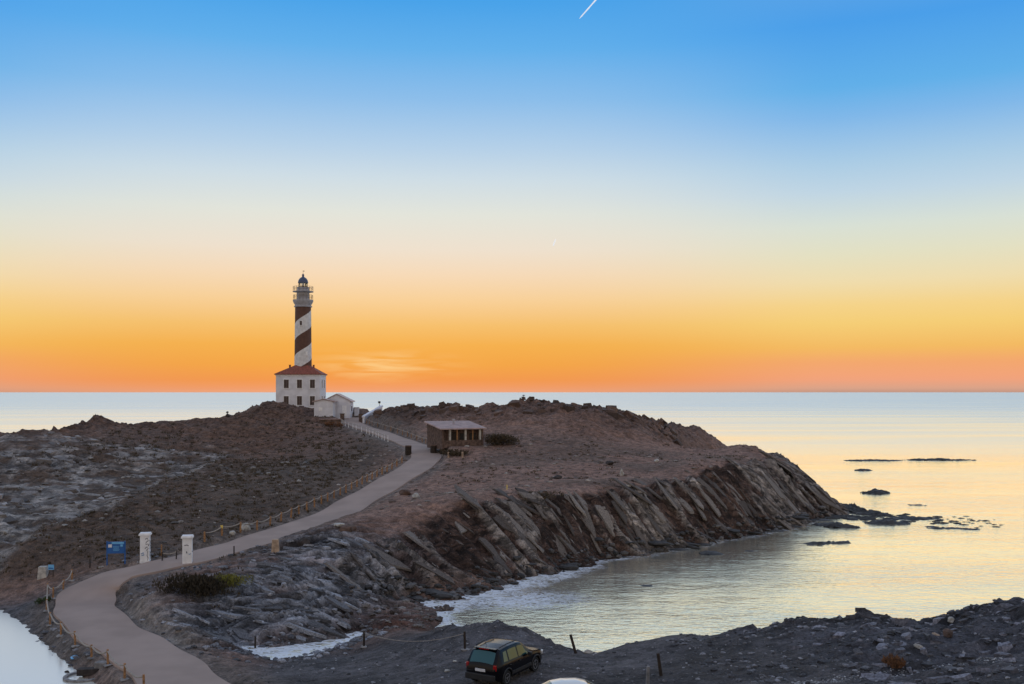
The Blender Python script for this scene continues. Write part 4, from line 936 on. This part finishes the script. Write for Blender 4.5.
# ------------------------------------------------------------------ rope fences
def fence(name, pts, h, label, m_post, r=.055, rope=True, lean=None, group=None, cat='rope fence', bases=False, sag=.22, skip=(), rr=.05):
    g0 = pts[0]; o = empty(name, g0, 0, label, cat, group); tops = []
    for i, p in enumerate(pts):
        hh = h*random.uniform(.93, 1.07); lx_, ly_ = (random.gauss(0, .03), random.gauss(0, .03)) if not lean else lean[i]
        b = Vector(p)-Vector(g0); t = b+Vector((lx_*hh, ly_*hh, hh)); tops.append(b+(t-b)*.9)
        ob = MB().tube(b-Vector((0,0,.25)), t, r, r*.9, 8).build('post', m_post, o)
        if bases:
            MB().add((rock_verts(.35, .3, .1, i+300, IV1)+np.array(b)+np.array([0,0,.03])).tolist(), IF1.tolist()).build('footing', M['grey_stone'], ob)
    if rope:
        for i, (a, b) in enumerate(zip(tops[:-1], tops[1:])):
            if i in skip: continue
            n = 9; L = (b-a).length; s = sag*min(1, L/3)
            MB().path([a.lerp(b, k/n)-Vector((0,0,4*s*(k/n)*(1-k/n))) for k in range(n+1)], rr, 6).build('rope', M['rope'], o)
    return o
pondside = [hit(*p) for p in [(72,581),(63,591),(53,599),(47.5,596),(46.5,611),(50,626),(61,636),(75.5,646.5),(91.5,659),(108,666),(124.5,680),(144,691)]]
fence('rope_fence', pondside, .95, 'wooden post and rope fence round the road bend above the pond', M['wood'], .07, bases=True, sag=.3)
road_side = [hit(*p) for p in [(204.5,541.5),(222,535.5),(240.5,532.5),(257,530),(270,525.5),(281,521.5),(291,517.5),(299,514),(307,510.5),(314.5,507),(321.5,504),(327.5,501),(334,498),(340,495),(346,492.5),(351.5,489.5),(357,487),(362,484.5),(367,482),(372,479.5),(377,477),(382,474.5),(387,472),(392,469.5),(397,466.5),(402,463)]]
o = fence('rope_fence', road_side, .95, 'long wooden post and rope fence climbing along the left road edge', M['wood'], .095)
MB().box((*(Vector(road_side[1])-Vector(road_side[0])+Vector((0,-.09,.82))),), (.22,.04,.28)).build('yellow_tag', M['yellow'], o)
n = 17; up = [RS[0]]*0
idx = [int(np.argmin(np.hypot(RS[:,0]-P(px,py,d)[0], RS[:,1]-P(px,py,d)[1]))) for px, py, d in [(405,441,158),(352,422,200)]]
ll = np.linspace(idx[0]+2, idx[1], 17)
def roadside(i, s, extra=.25):
    i = int(round(i)); q = RS[i, :2]+nm[i]*s*(HW+extra); return (q[0], q[1], ground(q[0], q[1]))
s_left = 1 if (nm[int(ll[5])][0] < 0) else -1
fence('post_fence', [roadside(i, s_left) for i in ll], 1.05, 'row of thin pale posts on the downhill side of the road below the lighthouse', M['old_white'], .05, sag=.08)
fence('post_fence', [roadside(i, -s_left, .4) for i in np.linspace(idx[0]-8, idx[1]-4, 14)], .9, 'brown wooden fence on the uphill side of the road below the lighthouse', M['wood'], .06, sag=.05)
fence('rope_fence', [hit(*p) for p in [(255,652.5),(364,647.5),(465,650.5)]], 1.05, 'three dark posts with a slack rope between stream and parked black car', M['dark_wood'], .075, bases=True, sag=.5, skip=(0,), rr=.02)
fence('rope_fence', [hit(*p) for p in [(90,568),(162,562.5),(165,562.5)]][:2]+[hit(176,561)], .85, 'dark posts with slack rope left of and between the white pillars', M['dark_wood'], .06, sag=.35, skip=(0,))
def lone_post(px, py, h, lx_, lb, r=.08, m='dark_wood', name='fence_post'):
    x, y, z = hit(px, py); o = MB().tube((0,0,-.25), (lx_*h, 0, h), r, r*.9, 8).build(name, M[m]); o.location = (x, y, z); tag(o, lb, 'post')
lone_post(577, 653.5, 1.0, -.35, 'black post leaning left at the water edge right of the black car')
lone_post(662, 676, 1.0, -.18, 'weathered leaning post on the gravel right of the white car', .08, 'dark_wood')
lone_post(647, 688, .9, .06, 'bluish grey post nearest the white car roof', .085, 'grey_stone')
lone_post(234, 556, .85, 0, 'single short dark post on the right road verge beyond the white pillars', .06)
lone_post(161.5, 555.5, .95, 0, 'brown wooden post behind the gap between the white pillars', .07, 'wood')
lone_post(507, 489.5, .5, 0, 'tiny yellow marker stake on the headland plateau', .06, 'yellow', 'marker_stake')
lone_post(448.5, 457.5, .75, 0, 'left of two short pale stakes in front of the cabin', .14, 'tan_stone', 'marker_stake')
lone_post(462.5, 457.5, .75, 0, 'right of two short pale stakes in front of the cabin', .14, 'tan_stone', 'marker_stake')
# rail along the lower road edge after the pillars
i0, i1 = [int(np.argmin(np.hypot(RS[:,0]-P(*q)[0], RS[:,1]-P(*q)[1]))) for q in ((190,558,84), (330,516,105))]
# old concrete ring by the pond
x, y, z = hit(88, 676); z = max(z, .28)
rg = empty('concrete_basin', (x, y, z), 0, 'broken ring of concrete with a block on it at the edge of the pond', 'concrete ring')
MB().lathe([(1.0,-.4),(1.22,-.4),(1.22,.03),(1.0,.03),(1.0,-.4)], 30, (-.2,0,0)).build('ring', M['grey_stone'], rg)
MB().box((0,.15,.22), (1.3,.6,.4), R(6)).build('block', M['dark_stone'], rg, False, .04); MB().box((.75,.3,.5), (.75,.6,.55), R(-12)).build('block', M['grey_stone'], rg, False, .04)
MB().box((1.35,-.1,.35), (.8,.6,.12), 0, Matrix.Rotation(R(20), 3, 'Y')).build('slab', M['grey_stone'], rg, False, .03)
lone(66, 676, (.28,.2,.2), M['dark_stone'], 'small dark stone in the pond left of the concrete ring', sink=.1)
lone(74, 660, (.5,.3,.1), M['light_blue'], 'crumpled light blue litter lying on the pond shore', 'litter', 'litter')

# ------------------------------------------------------------------ plants
def leafmat(name, c, var=.4):
    m = mat(name, c, .75, var, 3.0); return m
LM = dict(dark=leafmat('dark_leaf', (.035,.026,.014)), yellow=leafmat('yellow_leaf', (.17,.16,.02)), olive=leafmat('olive_leaf', (.07,.05,.026)), brown=leafmat('dry_leaf', (.19,.09,.04)), green=leafmat('grass_leaf', (.05,.085,.02)), twig=leafmat('twig', (.06,.04,.028)))
def leaves(mb, c, r, n, size, up=.5, seed=0):
    g_ = np.random.default_rng(seed); nc = max(5, n//110)
    cen = [(g_.normal(size=2)*.5, g_.uniform(.25, .8)) for _ in range(nc)]
    for k in range(n):
        cc, ch = cen[k % nc]; d = g_.normal(size=3); d /= np.linalg.norm(d); rad = g_.uniform(.3, 1)**.5*.55
        p = np.array([c[0]+r[0]*(cc[0]*.9+d[0]*rad), c[1]+r[1]*(cc[1]*.9+d[1]*rad), c[2]+r[2]*max(.03, ch+d[2]*rad*.7)])
        ax = g_.normal(size=3)*(1-up)+np.array([0,0,up*1.6])+d*.4; ax /= np.linalg.norm(ax); sd = np.cross(ax, g_.normal(size=3)); sd /= np.linalg.norm(sd)
        s = size*g_.uniform(.6, 1.5)
        mb.add([p-sd*s*.22, p+sd*s*.22, p+ax*s], [(0,1,2)])
def bush(name, px, py, r, n, size, lm, label, up=.5, cat='bush', dy=0):
    x, y, z = hit(px, py); y += r[1]*.6+dy; z = ground(x, y)
    o = empty(name, (x, y, z-.05), 0, label, cat); mb = MB(); leaves(mb, (0,0,0), r, n, size, up, int(px*7)); mb.build('foliage', LM[lm], o)
    st = MB()
    for k in range(14):
        a = random.uniform(0, 6.3); d = random.uniform(.2, .8); st.tube((.1*math.cos(a)*r[0], .1*math.sin(a)*r[1], -.1), (d*r[0]*math.cos(a), d*r[1]*math.sin(a), r[2]*random.uniform(.4, .9)), .02, .008, 4)
    st.build('stems', LM['twig'], o)
bush('bush', 196, 598, (1.75,.9,1.3), 4200, .20, 'dark', 'long dark brown spiky bush on the rocky verge below the white pillars', .75)
bush('bush', 227, 588, (1.0,.8,1.0), 2200, .15, 'yellow', 'yellow-green bush at the right end of the dark spiky bush', .45)
bush('bush', 499, 446, (2.5,1.3,1.45), 2200, .28, 'olive', 'dark olive bush against the right end of the cabin', .4)
bush('bush', 457, 456, (1.9,.7,.75), 1300, .22, 'olive', 'low olive bush between the two short stakes and the cabin porch', .5)
bush('bush', 897, 669.5, (.42,.35,.35), 900, .10, 'brown', 'small rusty brown tuft on the gravel bank at lower right', .7)
bush('bush', 41, 605, (.45,.35,.4), 420, .12, 'green', 'small green tuft beside the bend fence above the pond', .6)
bush('bush', 336, 427, (1.5,.9,.8), 700, .25, 'brown', 'rusty shrub on the bank below the outbuilding wall', .4)
bush('bush', 535, 494, (2.4,.8,.55), 800, .25, 'olive', 'dark scrubby bush on the cliff edge below the craggy ridge', .4)
# low heath that covers the dry slopes: uncountable
def heath():
    g_ = np.random.default_rng(5); mb = MB()
    def sow(n, xa, xb, ya, yb, test, sz):
        x = g_.uniform(xa, xb, n); y = g_.uniform(ya, yb, n)
        z = bil(gx_, gy_, H, x, y); ok = test(x, y) & (z > 1.5) & (bil(gx_, gy_, rd, x, y) > HW+.6)
        for px_, py_, pz_ in zip(x[ok], y[ok], z[ok]):
            r = sz*g_.uniform(.5, 1.4)
            for k in range(11):
                a = g_.uniform(0, 6.3); d = g_.uniform(0, 1)*r; h = r*g_.uniform(.35, .8); b = a+g_.uniform(-1, 1); w_ = r*.16
                q_ = np.array([px_+d*math.cos(a), py_+d*math.sin(a), pz_-.02])
                mb.add([q_+[-w_*math.sin(b), w_*math.cos(b), 0], q_+[w_*math.sin(b), -w_*math.cos(b), 0], q_+[.4*h*math.cos(a), .4*h*math.sin(a), h]], [(0,1,2)])
    fs_ = lambda arr: (lambda x, y: bil(gx_, gy_, arr, x, y) > g_.random(len(x))*.9+.05)
    sow(3800, -62, -14, 84, 150, fs_(near_slope), .32)
    sow(1500, -70, -22, 140, 205, lambda x, y: bil(gx_, gy_, m_ridge, x, y) < .5, .42)
    sow(1900, -20, 40, 100, 165, lambda x, y: (bil(gx_, gy_, m_cliff, x, y) < .3) & (vn(x/6, y/6, 401) > .55), .3)
    sow(70, -28, -20, 72, 79, lambda x, y: x == x, .28)
    o = mb.build('heath', LM['olive']); tag(o, kind='stuff')
heath()

# ------------------------------------------------------------------ cars
def make_car(root, P_, paint, L, Wd, prof, belt, sill, wheels, wr, tumble=.23, lower=None):
    xs = np.unique(np.concatenate([np.linspace(0, L, 64)]+[np.linspace(wx_-wr*1.22, wx_+wr*1.22, 15) for wx_ in wheels]))
    px_, pz_ = zip(*prof); bx_, bz_ = zip(*belt)
    def top(x): return float(np.interp(x, px_, pz_))
    def bl(x): return float(np.interp(x, bx_, bz_))
    def hw_(x):                        # plan view: rounded ends
        e = min(x, L-x); return Wd/2*(1-.20*max(0, 1-e/.55)**2.2)
    def zb(x):
        z = sill
        for wx_ in wheels:
            d = abs(x-wx_); ra = wr*1.2
            if d < ra: z = max(z, wr+math.sqrt(ra*ra-d*d)*.98-.0)
        if x < .35: z = max(z, sill+.16*(1-x/.35))
        if x > L-.4: z = max(z, sill+.14*(1-(L-x)/.4))
        return z
    def edge(x): return hw_(x)*(1-tumble*max(0, min(1, (top(x)-bl(x))/.55)))
    def ring(x):
        h = hw_(x); t = top(x); b = min(bl(x), t-.06); z0 = min(zb(x), b-.05); e = edge(x)
        zm = z0+(b-z0)*.55
        return [(0, z0), (h*.90, z0), (h*.985, z0+.02), (h, zm), (h*.985, b-.05), (h*.955, b), (e*.985, t-.07 if t-b > .2 else t-.02), (e*.93, t-.02), (e*.7, t+.015), (0, t+.03)]
    vs, fs = [], []; K = 10
    for x in xs:
        r = ring(x)
        vs += [(x-L/2, y, z) for y, z in r]+[(x-L/2, -y, z) for y, z in r]
    for i in range(len(xs)-1):
        for s in (0, K):
            for k in range(K-1):
                a = i*2*K+s+k; fs.append((a, a+1, a+1+2*K, a+2*K))
    for i in (0, len(xs)-1):
        b = i*2*K
        for k in range(K-1): fs.append((b+k, b+k+1, b+K+k+1, b+K+k))
    mb = MB(); mb.v, mb.f = vs, fs
    me = mb.build('body', M[paint], root, True)
    bm = bmesh.new(); bm.from_mesh(me.data); bmesh.ops.remove_doubles(bm, verts=bm.verts, dist=.0008); bmesh.ops.recalc_face_normals(bm, faces=bm.faces); bm.to_mesh(me.data); bm.free(); me.data.shade_smooth(); me.data.set_sharp_from_angle(angle=R(40))
    for wx_ in wheels:
        for s in (1, -1):
            wb = MB()
            prof_t = [(wr*.60,-.10),(wr*.93,-.115),(wr,-.085),(wr,.085),(wr*.93,.115),(wr*.60,.10)]
            wb.lathe(prof_t, 26); 
            for j in range(len(wb.v)): x, y, z = wb.v[j]; wb.v[j] = (wx_-L/2+x, s*(Wd/2-.13)+z*s, wr+y)
            w_ = empty('wheel', (0,0,0)); w_.parent = root
            wb.build('tyre', M['rubber'], w_, True)
            rb = MB(); rb.lathe([(wr*.55,.03),(wr*.62,.03),(wr*.62,.11),(wr*.55,.11),(wr*.55,.03)], 22); rb.lathe([(wr*.02,.02),(wr*.58,.02),(wr*.58,.03),(wr*.02,.03)], 22)
            for k in range(5):
                a = 2*math.pi*k/5+.3; rb.box((wr*.32*math.cos(a), wr*.32*math.sin(a), .075), (wr*.55, wr*.15, .05), a)
            rb.lathe([(.02,.06),(wr*.14,.06),(wr*.14,.11),(.02,.11)], 10)
            for j in range(len(rb.v)): x, y, z = rb.v[j]; rb.v[j] = (wx_-L/2+x, s*(Wd/2-.13)+z*s, wr+y)
            rb.build('rim', M['silver'], w_)
            # dark wheel well behind
        MB().box((wx_-L/2, 0, wr+.22), (wr*2.1, Wd*.72, wr*1.1)).build('wheel_well', M['rubber'], root)
    def sidewin(x0b, x1b, x0t, x1t, s, name='side_window', t0=.10, t1=.88):
        g_ = []; n = 8
        for k in range(n+1):
            for j, tt in enumerate((t0, (t0+t1)/2, t1)):
                f = (tt-t0)/(t1-t0); x = (x0b+(x1b-x0b)*k/n)*(1-f)+(x0t+(x1t-x0t)*k/n)*f
                b, t = bl(x), top(x)-.07; e0, e1 = hw_(x)*.955, edge(x)*.985
                g_.append((x-L/2, s*(e0+(e1-e0)*tt+.010), b+(t-b)*tt))
        fs = [(k*3+j, (k+1)*3+j, (k+1)*3+j+1, k*3+j+1) for k in range(n) for j in range(2)]
        mb = MB(); mb.v, mb.f = g_, fs; return mb.build(name, M['car_glass'], root, True)
    def topwin(xa, xb, fr_, name):
        g_ = []; n = 6
        for i in range(n+1):
            x = xa+(xb-xa)*i/n
            for q in (-1, -.5, 0, .5, 1):
                g_.append((x-L/2, q*edge(x)*fr_, top(x)+(.03 if abs(q) < .1 else .02 if abs(q) < .9 else -.015)+.012))
        sl_ = (top(xb)-top(xa))/(xb-xa); nx_ = -sl_/math.hypot(1, sl_)*.014
        g_ = [(x+nx_, y, z) for x, y, z in g_]
        mb = MB(); mb.v = g_; mb.f = [(i*5+j, (i+1)*5+j, (i+1)*5+j+1, i*5+j+1) for i in range(n) for j in range(4)]
        return mb.build(name, M['car_glass'], root, True)
    return dict(body=me, sidewin=sidewin, topwin=topwin, top=top, bl=bl, hw=hw_, edge=edge, L=L, W=Wd)

sv = empty('parked_car', (-.32, 46.0, 4.38), R(60), 'black estate-like off-roader parked on the gravel, seen from behind', 'car')
prof = [(0,.84),(.05,1.02),(.42,1.56),(.60,1.63),(1.3,1.675),(2.1,1.66),(2.45,1.60),(3.12,1.10),(3.3,1.06),(3.9,.98),(4.2,.88),(4.33,.72),(4.35,.62)]
belt = [(0,.96),(.5,1.06),(3.0,.99),(4.35,.86)]
cx = make_car(sv, None, 'black_paint', 4.35, 1.82, prof, belt, .30, (.88, 3.5), .345)
for s in (1, -1):
    cx['sidewin'](.62,.98,.74,1.0,s,'quarter_window'); cx['sidewin'](1.10,1.86,1.10,1.84,s); cx['sidewin'](1.94,2.86,1.94,2.42,s)
    MB().box((-.05, s*(cx['W']/2+.004), .50), (1.75,.05,.15)).build('side_trim', M['plastic'], sv, False, .015)
    for wx_ in (.88, 3.5):
        mb = MB(); pts = [(wx_-2.175+.435*math.cos(a), s*(.905), .345+.435*math.sin(a)) for a in np.linspace(-.15, math.pi+.15, 16)]
        mb.path(pts, .035, 5).build('arch_trim', M['plastic'], sv)
    mr = MB().box((2.72-2.175, s*1.02, 1.05), (.16,.20,.16)).build('mirror', M['plastic'], sv, False, .03)
    MB().path([(x-2.175, s*.60, cx['top'](x)+.075) for x in np.linspace(.62, 2.15, 8)], .025, 5).build('roof_rail', M['plastic'], sv)
    MB().box((-2.075, s*.70, .93), (.13,.16,.27), s*R(-20)).build('tail_lamp', M['red_lens'], sv, False, .03)
    MB().box((2.02, s*.70, .76), (.22,.34,.16), s*R(-24)).build('headlamp', M['clear_lens'], sv, False, .03)
    for xx in (2.0, 1.12): MB().box((xx-2.175-.02, s*.925, .9), (.18,.03,.035)).build('door_handle', M['plastic'], sv)
cx['topwin'](.09,.40,.80,'rear_window'); cx['topwin'](2.50,3.06,.84,'windscreen')
MB().box((-2.17, 0, .50), (.20,1.50,.28)).build('rear_bumper', M['plastic'], sv, False, .04); MB().box((2.10, 0, .48), (.22,1.50,.26)).build('front_bumper', M['plastic'], sv, False, .04)
MB().box((-2.185, 0, .80), (.03,.52,.12)).build('number_plate', M['plate'], sv)
MB().box((-1.72, 0, 1.665), (.22,1.15,.04)).build('spoiler', M['black_paint'], sv, False, .012); MB().box((-1.835, 0, 1.655), (.03,.5,.03)).build('brake_lamp', M['red_lens'], sv)
MB().tube((-1.4,.15,1.69), (-1.52,.15,1.86), .012, .006, 5).build('aerial', M['plastic'], sv)

ws = empty('parked_car', (2.55, 39.6, 4.56), R(7), 'white saloon at the bottom edge with only its roof and window tops in view', 'car')
prof = [(0,.82),(.06,.98),(.55,1.03),(.75,1.07),(1.25,1.36),(1.7,1.445),(2.3,1.44),(2.62,1.36),(3.3,1.0),(3.45,.95),(4.1,.86),(4.4,.72),(4.45,.58)]
belt = [(0,.86),(.8,.95),(3.2,.90),(4.45,.76)]
cw = make_car(ws, None, 'white_paint', 4.45, 1.78, prof, belt, .22, (.85, 3.5), .315, .36)
for s in (1, -1):
    cw['sidewin'](1.12,1.92,1.34,1.9,s); cw['sidewin'](2.0,2.95,2.0,2.58,s)
    MB().box((2.8-2.225, s*.98, .98), (.14,.18,.13)).build('mirror', M['white_paint'], ws, False, .03)
    MB().box((-2.15, s*.68, .78), (.12,.28,.16)).build('tail_lamp', M['red_lens'], ws, False, .02); MB().box((2.08, s*.66, .68), (.2,.3,.14), s*R(-20)).build('headlamp', M['clear_lens'], ws, False, .02)
cw['topwin'](.78,1.24,.82,'rear_window'); cw['topwin'](2.66,3.24,.84,'windscreen')
MB().box((-2.22, 0, .66), (.03,.5,.11)).build('number_plate', M['plate'], ws)

# ------------------------------------------------------------------ vapour trails, their sunlit look raised by added emission
def vap():
    m = bpy.data.materials.new('vapour'); m.use_nodes = True; nt = m.node_tree; nt.nodes.remove(nt.nodes['Principled BSDF'])
    a = nd(nt, 'ShaderNodeBsdfTranslucent'); a.inputs[0].default_value = (.97,.97,.97,1); b = nd(nt, 'ShaderNodeBsdfDiffuse'); b.inputs[0].default_value = (.97,.97,.97,1)
    mx = nd(nt, 'ShaderNodeMixShader'); mx.inputs[0].default_value = .6; nt.links.new(a.outputs[0], mx.inputs[2]); nt.links.new(b.outputs[0], mx.inputs[1])
    tr = nd(nt, 'ShaderNodeBsdfTransparent'); m2 = nd(nt, 'ShaderNodeMixShader'); m2.inputs[0].default_value = .42; em = nd(nt, 'ShaderNodeEmission', i_Strength=.32); em.inputs[0].default_value = (1,.97,.94,1); a2 = nd(nt, 'ShaderNodeAddShader'); nt.links.new(mx.outputs[0], a2.inputs[0]); nt.links.new(em.outputs[0], a2.inputs[1]); nt.links.new(a2.outputs[0], m2.inputs[1]); nt.links.new(tr.outputs[0], m2.inputs[2])
    nt.links.new(m2.outputs[0], nt.nodes['Material Output'].inputs[0]); return m
vm_ = vap()
def trail(pa, pb, d, r0, r1, label):
    a, b = Vector(P(*pa, d)), Vector(P(*pb, d*1.12)); n = 24; mb = MB(); q = (b-a).to_track_quat('Z', 'Y'); vs = []
    for i in range(n+1):
        t = i/n; r = r0+(r1-r0)*t; r *= min(1, (t+.02)*14)*(1+.12*math.sin(i*1.7))
        vs += [a.lerp(b, t)+q @ Vector((r*math.cos(2*math.pi*k/8), r*math.sin(2*math.pi*k/8), 0)) for k in range(8)]
    mb.add(vs, [(i*8+k, i*8+(k+1) % 8, (i+1)*8+(k+1) % 8, (i+1)*8+k) for i in range(n) for k in range(8)])
    tag(mb.build('contrail', vm_, None, True), label, 'contrail')
trail((579.5, 18.5), (622, -30), 8000, 5, 7.5, 'bright short vapour trail at the top edge of the blue sky')
trail((553.3, 245.5), (555.5, 239.5), 16000, 13, 10, 'tiny faint vapour trail in the middle of the pale sky')
